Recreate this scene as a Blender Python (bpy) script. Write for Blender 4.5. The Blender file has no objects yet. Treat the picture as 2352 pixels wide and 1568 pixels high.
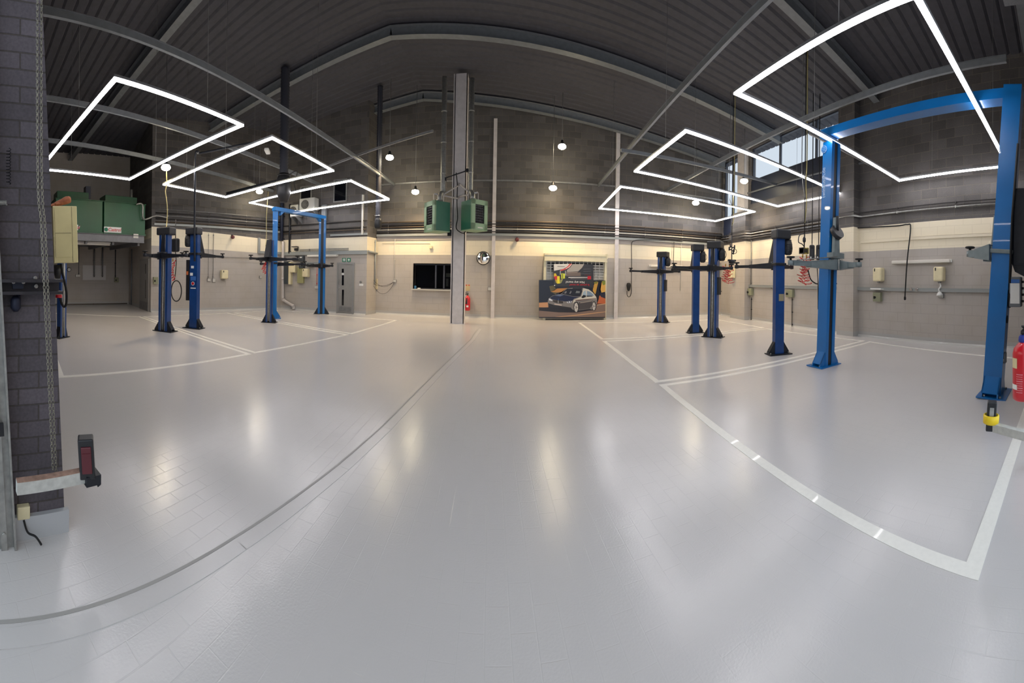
import bpy, bmesh, math, random
from mathutils import Matrix, Vector
random.seed(7)
PI=math.pi; R=math.radians
# ------------------------------------------------------------------ camera geometry (cylindrical panorama)
FPX=813.5; PITCH=R(-.14257); ROLL=R(-.95651); ROW0=634.95; EYE=1.5687
cp,sp,cr,sr=math.cos(PITCH),math.sin(PITCH),math.cos(ROLL),math.sin(ROLL)
CM=Matrix(((1,0,0),(0,cp,sp),(0,-sp,cp)))@Matrix(((cr,0,sr),(0,1,0),(-sr,0,cr)))
def ray(px,py):
    t=(px-1176)/FPX; v=(ROW0-py)/FPX
    return CM@Vector((math.sin(t),math.cos(t),v))
def fl(px,py,z=0.0):                       # point at height z seen at a pixel
    d=ray(px,py); s=(z-EYE)/d.z; return Vector((d.x*s,d.y*s,z))
def rr(px,py,r):                           # point at plan distance r
    d=ray(px,py); s=r/math.hypot(d.x,d.y); return Vector((d.x*s,d.y*s,EYE+d.z*s))
C=bpy.context.scene.collection
WORLD=.6; EXPO=.56
WLOC={}
# ------------------------------------------------------------------ materials
MATS={}
def node(nt,t,**kw):
    n=nt.nodes.new(t)
    for k,v in kw.items(): setattr(n,k,v)
    return n
def mat(name,col,rough=.5,metal=0.,emit=None,es=0.,noise=0.,nscale=8.,bump=0.,trans=0.,coat=0.,alpha=1.):
    if name in MATS: return MATS[name]
    m=bpy.data.materials.new(name); m.use_nodes=True; nt=m.node_tree; b=nt.nodes['Principled BSDF']
    b.inputs['Base Color'].default_value=(*col,1); b.inputs['Roughness'].default_value=rough; b.inputs['Metallic'].default_value=metal
    b.inputs['Coat Weight'].default_value=coat
    if trans: b.inputs['Transmission Weight'].default_value=trans; b.inputs['IOR'].default_value=1.05
    if emit: b.inputs['Emission Color'].default_value=(*emit,1); b.inputs['Emission Strength'].default_value=es
    if noise or bump:
        tc=node(nt,'ShaderNodeTexCoord'); n=node(nt,'ShaderNodeTexNoise'); n.inputs['Scale'].default_value=nscale; n.inputs['Detail'].default_value=5
        nt.links.new(tc.outputs['Object'],n.inputs['Vector'])
        if noise:
            mr=node(nt,'ShaderNodeMapRange'); mr.inputs[1].default_value=.3; mr.inputs[2].default_value=.7; mr.inputs[3].default_value=1-noise; mr.inputs[4].default_value=1+noise
            nt.links.new(n.outputs['Fac'],mr.inputs[0])
            mx=node(nt,'ShaderNodeVectorMath',operation='SCALE'); mx.inputs[0].default_value=col; nt.links.new(mr.outputs[0],mx.inputs['Scale'])
            nt.links.new(mx.outputs[0],b.inputs['Base Color'])
        if bump:
            bp=node(nt,'ShaderNodeBump'); bp.inputs['Strength'].default_value=bump; bp.inputs['Distance'].default_value=.01
            nt.links.new(n.outputs['Fac'],bp.inputs['Height']); nt.links.new(bp.outputs[0],b.inputs['Normal'])
    MATS[name]=m; return m
def S(r,g,b):                              # sRGB 0-255 -> linear
    f=lambda c:(c/255/12.92 if c/255<=.04045 else ((c/255+.055)/1.055)**2.4)
    return (f(r),f(g),f(b))
GREYP=S(176,170,163); CREAM=S(226,216,192); DARKB=S(88,85,84)
def wall_mat(name,ang,zb=2.46,zt=3.1,kb=0.,kt=0.,bh=.25,bw=.47,paint=True,dark=DARKB,u0=0.,mort=S(116,108,98)):
    """concrete block wall: grey paint below, cream band, bare dark blocks above (world position)"""
    m=bpy.data.materials.new(name); m.use_nodes=True; nt=m.node_tree; L=nt.links.new; b=nt.nodes['Principled BSDF']
    g=node(nt,'ShaderNodeNewGeometry'); sx=node(nt,'ShaderNodeSeparateXYZ'); L(g.outputs['Position'],sx.inputs[0])
    def M(op,a,c):
        n=node(nt,'ShaderNodeMath',operation=op)
        for i,v in enumerate((a,c)):
            if isinstance(v,(int,float)): n.inputs[i].default_value=v
            else: L(v,n.inputs[i])
        return n.outputs[0]
    u=M('ADD',M('MULTIPLY',sx.outputs[0],math.cos(ang)),M('MULTIPLY',sx.outputs[1],math.sin(ang)))
    cx=node(nt,'ShaderNodeCombineXYZ'); L(u,cx.inputs[0]); L(sx.outputs[2],cx.inputs[1])
    br=node(nt,'ShaderNodeTexBrick'); L(cx.outputs[0],br.inputs['Vector'])
    br.inputs['Scale'].default_value=1; br.inputs['Brick Width'].default_value=bw; br.inputs['Row Height'].default_value=bh
    br.inputs['Mortar Size'].default_value=.006 if paint else .005; br.inputs['Mortar Smooth'].default_value=.3; br.inputs['Bias'].default_value=-.1
    br.inputs['Color1'].default_value=(*[c*1.15 for c in dark],1); br.inputs['Color2'].default_value=(*[c*.74 for c in dark],1)
    br.inputs['Mortar'].default_value=(*mort,1)
    nz=node(nt,'ShaderNodeTexNoise'); nz.inputs['Scale'].default_value=1.3; nz.inputs['Detail'].default_value=6; L(g.outputs['Position'],nz.inputs['Vector'])
    nf=node(nt,'ShaderNodeTexNoise'); nf.inputs['Scale'].default_value=60; nf.inputs['Detail'].default_value=3; L(g.outputs['Position'],nf.inputs['Vector'])
    def mix(f,a,c,bt='MIX'):
        n=node(nt,'ShaderNodeMix',data_type='RGBA',blend_type=bt)
        for i,v in ((0,f),(6,a),(7,c)):
            if isinstance(v,(int,float)): n.inputs[i].default_value=v
            elif isinstance(v,tuple): n.inputs[i].default_value=(*v,1)
            else: L(v,n.inputs[i])
        return n.outputs[2]
    fine=node(nt,'ShaderNodeMapRange'); fine.inputs[1].default_value=.25; fine.inputs[2].default_value=.75; fine.inputs[3].default_value=.78; fine.inputs[4].default_value=1.15
    L(nf.outputs['Fac'],fine.inputs[0])
    big=node(nt,'ShaderNodeMapRange'); big.inputs[1].default_value=.3; big.inputs[2].default_value=.7; big.inputs[3].default_value=.8; big.inputs[4].default_value=1.12
    L(nz.outputs['Fac'],big.inputs[0])
    dk=node(nt,'ShaderNodeVectorMath',operation='SCALE'); L(br.outputs['Color'],dk.inputs[0]); L(M('MULTIPLY',fine.outputs[0],big.outputs[0]),dk.inputs['Scale'])
    col=dk.outputs[0]
    if paint:
        z1=M('ADD',M('MULTIPLY',u,kb),zb); z2=M('ADD',M('MULTIPLY',u,kt),zt)
        fb=M('GREATER_THAN',sx.outputs[2],z1); ft=M('GREATER_THAN',sx.outputs[2],z2)
        # wear and tyre dirt on the lower painted blocks
        dn=node(nt,'ShaderNodeMapRange'); dn.inputs[1].default_value=.42; dn.inputs[2].default_value=.75; dn.inputs[3].default_value=0; dn.inputs[4].default_value=.5
        L(nz.outputs['Fac'],dn.inputs[0])
        grey=mix(dn.outputs[0],GREYP,S(158,148,132))
        grey=mix(M('MULTIPLY',br.outputs['Fac'],.35),grey,S(140,134,128))
        cream=mix(M('MULTIPLY',br.outputs['Fac'],.35),CREAM,S(196,186,162))
        col=mix(ft,mix(fb,grey,cream),col)
        sk=M('LESS_THAN',sx.outputs[2],.14)
        col=mix(sk,col,S(172,171,168))
        bs=M('ADD',M('MULTIPLY',ft,.5),.35)
    L(col,b.inputs['Base Color'])
    b.inputs['Roughness'].default_value=.75
    bp=node(nt,'ShaderNodeBump',invert=True); bp.inputs['Distance'].default_value=.008
    if paint: L(bs,bp.inputs['Strength'])
    else: bp.inputs['Strength'].default_value=.8
    L(M('ADD',br.outputs['Fac'],M('MULTIPLY',nf.outputs['Fac'],.25)),bp.inputs['Height']); L(bp.outputs[0],b.inputs['Normal'])
    return m
BLK=mat('black_plastic',S(28,29,33),.45,noise=.15); BLKM=mat('black_steel',S(34,37,44),.4,.3,noise=.2,nscale=14)
DBLUE=mat('dark_blue_paint',S(10,60,120),.38,noise=.15,nscale=5,coat=.3); LBLUE=mat('light_blue_paint',S(0,102,170),.35,noise=.06,nscale=3,coat=.3)
GALV=mat('galvanised_steel',S(164,164,160),.42,.65,noise=.18,nscale=20); PIPE=mat('grey_conduit_metal',S(128,128,128),.45,.4,noise=.15)
DPIPE=mat('dark_conduit_metal',S(64,62,62),.5,.3); LPIPE=mat('pale_conduit_metal',S(196,194,186),.4,.2); BROWN=mat('brown_conduit_metal',S(96,84,72),.5,.3)
STEELW=mat('pale_painted_steel',S(206,200,198),.5,noise=.08,nscale=6); STEELG=mat('grey_painted_steel',S(112,116,120),.5,noise=.1)
ARMG=mat('grey_arm_paint',S(120,130,132),.45,.2,noise=.12); RUB=mat('black_rubber',S(24,24,25),.75)
CREAMP=mat('cream_plastic',S(222,211,172),.5,noise=.05); CREAMC=mat('yellowed_cabinet_paint',S(214,206,154),.5,noise=.06,nscale=3)
RED=mat('red_paint',S(200,18,36),.3,coat=.4); REDH=mat('red_coil_hose_plastic',S(208,40,44),.4)
WHT=mat('white_plastic',S(232,232,228),.5); YEL=mat('yellow_plastic',S(238,204,30),.45); GRN=mat('green_sign_plastic',S(10,120,88),.5)
TANKG=mat('dark_green_tank_paint',S(24,84,50),.42,noise=.2,nscale=1.2); HEATG=mat('green_heater_paint',S(40,102,80),.45,noise=.08,nscale=2)
HEATL=mat('pale_green_frame_paint',S(134,164,132),.5); NAVY=mat('navy_panel_paint',S(28,36,56),.5,noise=.15,nscale=3)
DARKGL=mat('dark_glass',S(10,12,18),.08,coat=.5); GREYD=mat('grey_door_paint',S(140,138,134),.5,noise=.04)
TRUNK=mat('grey_trunking_plastic',S(148,152,150),.5,.2); LEATH=mat('brown_leather',S(158,96,66),.8,noise=.2,nscale=20,bump=.4)
MARK=mat('white_floor_paint',S(236,234,226),.3,noise=.03,nscale=30,coat=.2); MIRR=mat('mirror_surface',(.9,.9,.88),.06,1.)
LED=mat('led_diffuser',(1,1,1),.5,emit=(1.,.965,.985),es=18.); ALU=mat('aluminium_profile',S(190,192,196),.35,.8)
LAMP=mat('warm_lamp_lens',(1,.9,.7),.5,emit=(1,.86,.58),es=60.); TUBEOFF=mat('unlit_tube_diffuser',S(214,210,200),.4)
OLIVE=mat('olive_box_paint',S(150,148,104),.5); DGREY=mat('dark_grey_box_paint',S(58,64,68),.5); ROOFM=mat('dark_roof_sheet',S(70,70,76),.8,noise=.1)
BLUES=mat('blue_sticker',S(60,110,180),.5); CREAMS=mat('shutter_cream_paint',S(214,208,180),.5,noise=.04)
CHROME=mat('chrome_steel',S(200,200,200),.2,.9); BRASS=mat('brass_fitting',S(170,140,80),.35,.8)
# ------------------------------------------------------------------ mesh builder
class MB:
    def __init__(s,T=None): s.bm=bmesh.new(); s.T=T or Matrix.Identity(4); s.mi=0
    def _v(s,co): return s.bm.verts.new(s.T@Vector(co))
    def _f(s,vs,sm=False):
        try: f=s.bm.faces.new(vs)
        except ValueError: return None
        f.material_index=s.mi; f.smooth=sm; return f
    def box(s,c,d,rot=None,bev=0.):
        c=Vector(c); h=Vector(d)/2; Q=rot or Matrix.Identity(3); n0=len(s.bm.verts)
        vs=[s._v(c+Q@Vector((x*h.x,y*h.y,z*h.z))) for x in(-1,1) for y in(-1,1) for z in(-1,1)]
        fs=[s._f([vs[i] for i in q]) for q in((0,1,3,2),(4,6,7,5),(0,4,5,1),(2,3,7,6),(0,2,6,4),(1,5,7,3))]
        if bev:
            es=list({e for f in fs for e in f.edges}); r=bmesh.ops.bevel(s.bm,geom=es,offset=bev,segments=2,affect='EDGES',profile=.5)
            for f in r['faces']: f.material_index=s.mi
        return s
    def b2(s,a,b,bev=0.):
        a=Vector(a);b=Vector(b); return s.box((a+b)/2,[abs(b[i]-a[i]) for i in range(3)],bev=bev)
    def quad(s,*p): s._f([s._v(q) for q in p]); return s
    def prism(s,pts,axis,a,b):             # extrude a 2-D outline along an axis
        def co(p,h):
            return {'x':(h,p[0],p[1]),'y':(p[0],h,p[1]),'z':(p[0],p[1],h)}[axis]
        A=[s._v(co(p,a)) for p in pts]; B=[s._v(co(p,b)) for p in pts]; n=len(pts)
        s._f(A); s._f(B[::-1])
        for i in range(n): s._f([A[i],B[i],B[(i+1)%n],A[(i+1)%n]])
        return s
    def ring(s,c,d,up,r,seg):
        d=d.normalized(); x=d.cross(up); 
        if x.length<1e-4: x=d.cross(Vector((1,0,0)))
        x.normalize(); y=x.cross(d)
        return [s._v(c+x*r*math.cos(2*PI*i/seg)+y*r*math.sin(2*PI*i/seg)) for i in range(seg)]
    def tube(s,pts,r,seg=8,cap=True,closed=False):
        pts=[Vector(p) for p in pts]; n=len(pts); rs=r if isinstance(r,(list,tuple)) else [r]*n; rings=[]
        for i,p in enumerate(pts):
            if closed: d=(pts[(i+1)%n]-pts[i-1])
            else: d=(pts[min(i+1,n-1)]-pts[max(i-1,0)])
            if d.length<1e-7: d=Vector((0,0,1))
            up=Vector((0,0,1)) if abs(d.normalized().z)<.95 else Vector((0,1,0))
            rings.append(s.ring(p,d,up,rs[i],seg))
        for a in range(n if closed else n-1):
            A=rings[a];B=rings[(a+1)%n]; k=0
            if closed or True:
                k=min(range(seg),key=lambda j:(B[j].co-A[0].co).length)
            for i in range(seg): s._f([A[i],A[(i+1)%seg],B[(i+1+k)%seg],B[(i+k)%seg]],True)
        if cap and not closed: s._f(rings[0]); s._f(rings[-1][::-1])
        return s
    def cyl(s,a,b,r,seg=14,r2=None): return s.tube([a,b],[r,r if r2 is None else r2],seg)
    def lathe(s,c,prof,seg=20,axis='z'):
        c=Vector(c); rings=[]
        for r,h in prof:
            rg=[]
            for i in range(seg):
                a=2*PI*i/seg; x,y=r*math.cos(a),r*math.sin(a)
                rg.append(s._v(c+Vector({'z':(x,y,h),'y':(x,h,y),'x':(h,x,y)}[axis])))
            rings.append(rg)
        for A,B in zip(rings,rings[1:]):
            for i in range(seg): s._f([A[i],A[(i+1)%seg],B[(i+1)%seg],B[i]],True)
        s._f(rings[0][::-1]); s._f(rings[-1]); return s
    def build(s,name,mats,parent=None,origin=None):
        bmesh.ops.recalc_face_normals(s.bm,faces=s.bm.faces)
        vs=[v.co for v in s.bm.verts]
        if parent is not None: o0=WLOC[parent.name]
        elif origin is not None: o0=Vector(origin)
        else: o0=Vector(((min(v.x for v in vs)+max(v.x for v in vs))/2,(min(v.y for v in vs)+max(v.y for v in vs))/2,min(v.z for v in vs)))
        o0=Vector(o0)
        for v in s.bm.verts: v.co-=o0
        me=bpy.data.meshes.new(name); s.bm.to_mesh(me); s.bm.free()
        for m in (mats if isinstance(mats,(list,tuple)) else [mats]): me.materials.append(m)
        o=bpy.data.objects.new(name,me); C.objects.link(o)
        if parent is not None: o.parent=parent
        else: o.location=o0
        WLOC[o.name]=o0; return o
def tag(o,label=None,cat=None,group=None,kind=None):
    if label:o['label']=label
    if cat:o['category']=cat
    if group:o['group']=group
    if kind:o['kind']=kind
    return o
def thing(name,label,cat,loc,group=None):
    o=bpy.data.objects.new(name,None); C.objects.link(o); o.location=loc; o.empty_display_size=.1
    WLOC[o.name]=Vector(loc); return tag(o,label,cat,group)
def struct(o,label=None): o['kind']='structure'; 
def text(s,size,T,m,parent,name='lettering',align='CENTER',extr=.001,shear=0.,bold=0.):
    cu=bpy.data.curves.new(name,'FONT'); cu.body=s; cu.size=size; cu.extrude=extr; cu.shear=shear; cu.offset=bold; cu.align_x=align; cu.align_y='CENTER'
    tmp=bpy.data.objects.new('t',cu); C.objects.link(tmp); bpy.context.view_layer.update()
    me=bpy.data.meshes.new_from_object(tmp.evaluated_get(bpy.context.evaluated_depsgraph_get())); bpy.data.objects.remove(tmp)
    me.transform(T); me.transform(Matrix.Translation(-WLOC[parent.name])); me.materials.clear(); me.materials.append(m)
    o=bpy.data.objects.new(name,me); C.objects.link(o); o.parent=parent; WLOC[o.name]=WLOC[parent.name]; return o
def arc(p,q,sag,n=12):                     # hanging cable between two points
    p=Vector(p);q=Vector(q); return [p.lerp(q,i/n)-Vector((0,0,sag*4*(i/n)*(1-i/n))) for i in range(n+1)]
def smooth(pts,n=6):                       # Catmull-Rom through points
    P=[Vector(p) for p in pts]; out=[]
    for i in range(len(P)-1):
        a=P[max(i-1,0)];b=P[i];c=P[i+1];d=P[min(i+2,len(P)-1)]
        for k in range(n):
            t=k/n; out.append(.5*((2*b)+(c-a)*t+(2*a-5*b+4*c-d)*t*t+(3*b-a-3*c+d)*t**3))
    out.append(P[-1]); return out
# ------------------------------------------------------------------ walls (p0 = left end, p1 = right end as seen from inside)
class Wall:
    def __init__(s,p0,p1):
        s.p0=Vector((*p0,0)); s.p1=Vector((*p1,0)); s.d=(s.p1-s.p0).normalized(); s.n=Vector((-s.d.y,s.d.x,0)) # n = away from the room
        s.L=(s.p1-s.p0).length; s.T=Matrix(((s.d.x,s.n.x,0,s.p0.x),(s.d.y,s.n.y,0,s.p0.y),(0,0,1,0),(0,0,0,1)))
    def on(s,px,py):                       # pixel -> (u,z) on the wall face
        d=ray(px,py); dn=d.x*s.n.x+d.y*s.n.y; k=(s.p0.x*s.n.x+s.p0.y*s.n.y)/dn
        P=d*k; return ((Vector((P.x,P.y,0))-s.p0).dot(s.d),EYE+P.z)
    def rect(s,x0,y0,x1,y1):
        a=s.on(x0,(y0+y1)/2);b=s.on(x1,(y0+y1)/2);xm=(x0+x1)/2; t=s.on(xm,y0)[1];bt=s.on(xm,y1)[1]
        return a[0],b[0],bt,t
    def loc(s,u,z,off=0): return s.T@Vector((u,off,z))
PA0=(-11.78,7.25);PAB=(-9.75,12.75)
WE=Wall((-5.45,13.5),(9.05,13.5)); WR=Wall((9.05,13.5),(8.22,-1.5)); WB=Wall(PAB,(-5.55,12.75)); WC=Wall((-5.55,12.75),(-5.45,13.5))
WA=Wall(PA0,PAB); WD=Wall((-15.2,8.1),PA0); WV=Wall((-16.3,.6),(-15.2,8.1))
def wallobj(name,w,z1,holes=(),m=None,th=.22,ztop=None,u0=0,u1=None,z0=0):
    """wall slab with rectangular openings; holes=[(ua,ub,za,zb)]"""
    mb=MB(w.T); u1=w.L if u1 is None else u1
    us=sorted({u0,u1,*[h[0] for h in holes],*[h[1] for h in holes]}); zs=sorted({z0,z1,*[h[2] for h in holes],*[h[3] for h in holes]})
    for a,b in zip(us,us[1:]):
        for c,d in zip(zs,zs[1:]):
            um,zm=(a+b)/2,(c+d)/2
            if any(h[0]<um<h[1] and h[2]<zm<h[3] for h in holes): continue
            mb.b2((a,0,c),(b,th,d))
    bmesh.ops.remove_doubles(mb.bm,verts=mb.bm.verts,dist=1e-5)
    if ztop: ztop(mb)
    o=mb.build(name,m); o['kind']='structure'; return o
ZR=7.0
mE=wall_mat('back_wall_blocks',0,2.40,2.97); mR=wall_mat('right_wall_blocks',R(90),2.45,3.16); mB=wall_mat('office_wall_blocks',0,2.45,3.08)
aA=math.atan2(WA.d.y,WA.d.x); mA=wall_mat('left_wall_blocks',aA,2.66,3.36,-.03,-.03); mC=wall_mat('office_return_blocks',R(90),2.45,3.08)
mV=wall_mat('recess_wall_blocks',R(82),9,9.5); mD=wall_mat('recess_side_blocks',0,2.9,3.3)
mP=wall_mat('pier_brick',R(90),0,0,bh=.0975,bw=.245,paint=False,dark=S(88,82,88),mort=S(72,66,64)); mFr=wall_mat('front_wall_brick',0,bh=.0975,bw=.245,paint=False)
# fix A thresholds: slope measured along the wall from its left end
def slope_fix():
    u_at=lambda p:p[0]*math.cos(aA)+p[1]*math.sin(aA)
    ua,ub=u_at(PA0),u_at(PAB); nt=mA.node_tree
    k1=(2.42-2.60)/(ub-ua); k2=(3.04-3.34)/(ub-ua)
    return k1,2.60-k1*ua,k2,3.34-k2*ua
k1,b1,k2,b2=slope_fix(); mA=wall_mat('left_wall_blocks2',aA,b1,b2,k1,k2)
# hatch opening in the back wall
hu0,hu1,hz0,hz1=WE.rect(950,606,1037,664)
HU1=hu1+.12
wallobj('wall_back',WE,9.3,[(hu0,HU1,hz0,hz1)],mE)
wallobj('wall_office',WB,9.3,[],mB,u0=0,u1=WB.L,th=.2)
wallobj('wall_office_return',WC,9.3,[],mC,th=.15)
wallobj('wall_left',WA,9.3,[],mA)
wallobj('wall_recess_side',WD,9.3,[],mD)
wallobj('wall_recess_back',WV,9.3,[],mV)
# right wall with the clerestory opening
gu0=WR.on(1724,430)[0]; gu1=WR.on(1952,340)[0]; gz=5.64; nz0=4.68
cu0,cu1=.10,WR.on(1700,450)[0]
wallobj('wall_right',WR,9.3,[(gu0,gu1,nz0,6.95),(cu0,cu1,3.5,6.95)],mR,th=.25)
# front wall with the vehicle door opening that the camera stands in
PY=lambda z:.66-.052*min(z,3.2)
mb=MB()
for x0,x1,ya in((-2.6,-2.03,-.2),(-16.5,-2.6,.2)):
    for z0,z1 in((0,3.2),(3.2,9.3)):
        y0,y1=PY(z0),PY(z1); mb.prism([(ya,z0),(y0,z0),(y1,z1),(ya,z1)],'x',x0,x1)
o=mb.build('wall_front',mP); o['kind']='structure'
mb=MB(); mb.b2((3.78,.08,0),(8.45,.4,9.3)); o=mb.build('wall_front_right',mFr); o['kind']='structure'
mb=MB(); mb.b2((-2.03,.2,4.6),(3.78,.69,9.3)); o=mb.build('wall_front_lintel',mFr); o['kind']='structure'
# ------------------------------------------------------------------ floor
def floor_mat():
    m=bpy.data.materials.new('grey_gloss_floor_paint'); m.use_nodes=True; nt=m.node_tree; L=nt.links.new; b=nt.nodes['Principled BSDF']
    g=node(nt,'ShaderNodeNewGeometry')
    n1=node(nt,'ShaderNodeTexNoise'); n1.inputs['Scale'].default_value=.5; n1.inputs['Detail'].default_value=4; L(g.outputs['Position'],n1.inputs['Vector'])
    cr_=node(nt,'ShaderNodeValToRGB'); cr_.color_ramp.elements[0].color=(*S(198,195,193),1); cr_.color_ramp.elements[1].color=(*S(202,199,197),1)
    cr_.color_ramp.elements[0].position=.35; cr_.color_ramp.elements[1].position=.65; L(n1.outputs['Fac'],cr_.inputs[0]); L(cr_.outputs[0],b.inputs['Base Color'])
    mp=node(nt,'ShaderNodeMapping'); mp.inputs['Rotation'].default_value=(0,0,R(86.5)); L(g.outputs['Position'],mp.inputs['Vector'])
    br=node(nt,'ShaderNodeTexBrick'); br.inputs['Scale'].default_value=1; br.inputs['Brick Width'].default_value=.26; br.inputs['Row Height'].default_value=.115
    br.inputs['Mortar Size'].default_value=.0035; br.inputs['Mortar Smooth'].default_value=.6; L(mp.outputs[0],br.inputs['Vector'])
    n2=node(nt,'ShaderNodeTexNoise'); n2.inputs['Scale'].default_value=85; n2.inputs['Detail'].default_value=2; L(g.outputs['Position'],n2.inputs['Vector'])
    n3=node(nt,'ShaderNodeTexNoise'); n3.inputs['Scale'].default_value=1.1; n3.inputs['Detail'].default_value=2; L(g.outputs['Position'],n3.inputs['Vector'])
    # joints only show through the paint in patches
    mr=node(nt,'ShaderNodeMapRange'); mr.inputs[1].default_value=.35; mr.inputs[2].default_value=.75; L(n3.outputs['Fac'],mr.inputs[0])
    mu=node(nt,'ShaderNodeMath',operation='MULTIPLY'); L(br.outputs['Fac'],mu.inputs[0]); L(mr.outputs[0],mu.inputs[1])
    b1_=node(nt,'ShaderNodeBump',invert=True); b1_.inputs['Strength'].default_value=.4; b1_.inputs['Distance'].default_value=.003; L(mu.outputs[0],b1_.inputs['Height'])
    b2_=node(nt,'ShaderNodeBump'); b2_.inputs['Strength'].default_value=.2; b2_.inputs['Distance'].default_value=.003; L(n2.outputs['Fac'],b2_.inputs['Height']); L(b1_.outputs[0],b2_.inputs['Normal'])
    n4=node(nt,'ShaderNodeTexNoise'); n4.inputs['Scale'].default_value=2.2; n4.inputs['Detail'].default_value=3; L(g.outputs['Position'],n4.inputs['Vector'])
    rr_=node(nt,'ShaderNodeMapRange'); rr_.inputs[3].default_value=.215; rr_.inputs[4].default_value=.245; L(n4.outputs['Fac'],rr_.inputs[0]); L(rr_.outputs[0],b.inputs['Roughness'])
    L(b2_.outputs[0],b.inputs['Normal']); b.inputs['IOR'].default_value=1.5; b.inputs['Coat Weight'].default_value=.3; b.inputs['Coat Roughness'].default_value=.14; L(b2_.outputs[0],b.inputs['Coat Normal'])
    return m
FM=floor_mat()
mb=MB(); mb.b2((-17,-4,-.1),(9.6,14.2,0)); o=mb.build('floor',FM); o['kind']='structure'
# drain joint running from the doorway to the back wall
DJ=[(536,1235.8),(655,1157.6),(774,1069),(876,980.7),(944,912.7),(1012,844.6),(1080,780),(1098,755)]
dj=[Vector((-1.75,-1.2,0)),Vector((-1.55,.1,0))]+[fl(*p) for p in DJ]
def strip(mb,pts,w0,w1,z0,z1):
    for a,b in zip(pts,pts[1:]):
        d=(b-a).normalized(); n=Vector((d.y,-d.x,0))
        q=[a+n*w0,b+n*w0,b+n*w1,a+n*w1]
        lo=[mb._v((p.x,p.y,z0)) for p in q]; hi=[mb._v((p.x,p.y,z1)) for p in q]
        mb._f(hi)
        for i in range(4): mb._f([lo[i],lo[(i+1)%4],hi[(i+1)%4],hi[i]])
GROOVE=mat('joint_sealant',S(160,158,154),.5); JOINT=mat('joint_painted_band',S(200,197,195),.24,bump=.5,nscale=5)
mb=MB(); strip(mb,dj,-.009,.009,0,.002); o=mb.build('trim_1',GROOVE); o['kind']='structure'
mb=MB(); strip(mb,dj,.03,.115,0,.0035); o=mb.build('trim_2',JOINT); o['kind']='structure'
# ------------------------------------------------------------------ painted bay outlines
def marking(name,label,segs,w=.095,grp='painted bay outlines'):
    mb=MB()
    for a,b in segs:
        d=(b-a).normalized(); strip(mb,[a-d*w/2,b+d*w/2],-w/2,w/2,0,.0025)
    return tag(mb.build(name,MARK),label,'floor marking')
def bay(label,c,w=.095):
    c=[Vector((p[0],p[1],0)) for p in c]; n=len(c); mb=MB(); rings=[]
    for off in(-w/2,w/2):
        rg=[]
        for i in range(n):
            a,b,e=c[i-1],c[i],c[(i+1)%n]; d1=(b-a).normalized(); d2=(e-b).normalized(); n1=Vector((-d1.y,d1.x,0)); n2=Vector((-d2.y,d2.x,0))
            m=(n1+n2).normalized(); rg.append(b+m*(off/max(m.dot(n1),.3)))
        rings.append(rg)
    for z in(0,.0025):
        A=[mb._v((p.x,p.y,z)) for p in rings[0]]; B=[mb._v((p.x,p.y,z)) for p in rings[1]]
        if z==0: A0,B0=A,B
        else:
            for i in range(n): j=(i+1)%n; mb._f([A[i],A[j],B[j],B[i]]); mb._f([A0[i],A0[j],A[j],A[i]]); mb._f([B0[i],B0[j],B[j],B[i]])
    tag(mb.build('bay_outline',MARK),label,'floor marking')
bay('white painted bay outline at the far right, in front of the roller shutter',[fl(1331,741),fl(1646,733.5),fl(1753,752.5),fl(1383,778.5)],w=.085)
bay('white painted bay outline in the middle of the right side, between two others',[fl(1388,783.5),fl(1762,755),fl(1982,782.5),fl(1509,876)])
bay('largest white painted bay outline at front right, running to the doorway',[fl(1522,884.5),fl(1998,785),fl(2330,822),Vector((8.05,.5,0)),Vector((1.88,.52,0))])
bay('white painted bay outline at front left beside the brick pier',[fl(140,865),fl(571,813),fl(320,727),Vector((-13.05,3.15,0))])
bay('white painted bay outline in the middle of the left side, under the plain blue column',[fl(585,809.5),fl(330,727),fl(522,718.6),fl(797,768.5)])
bay('white painted bay outline at the far left, in front of the grey door',[fl(807,766),fl(538,718.4),fl(642,711.7),fl(910,735.7)])
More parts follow.
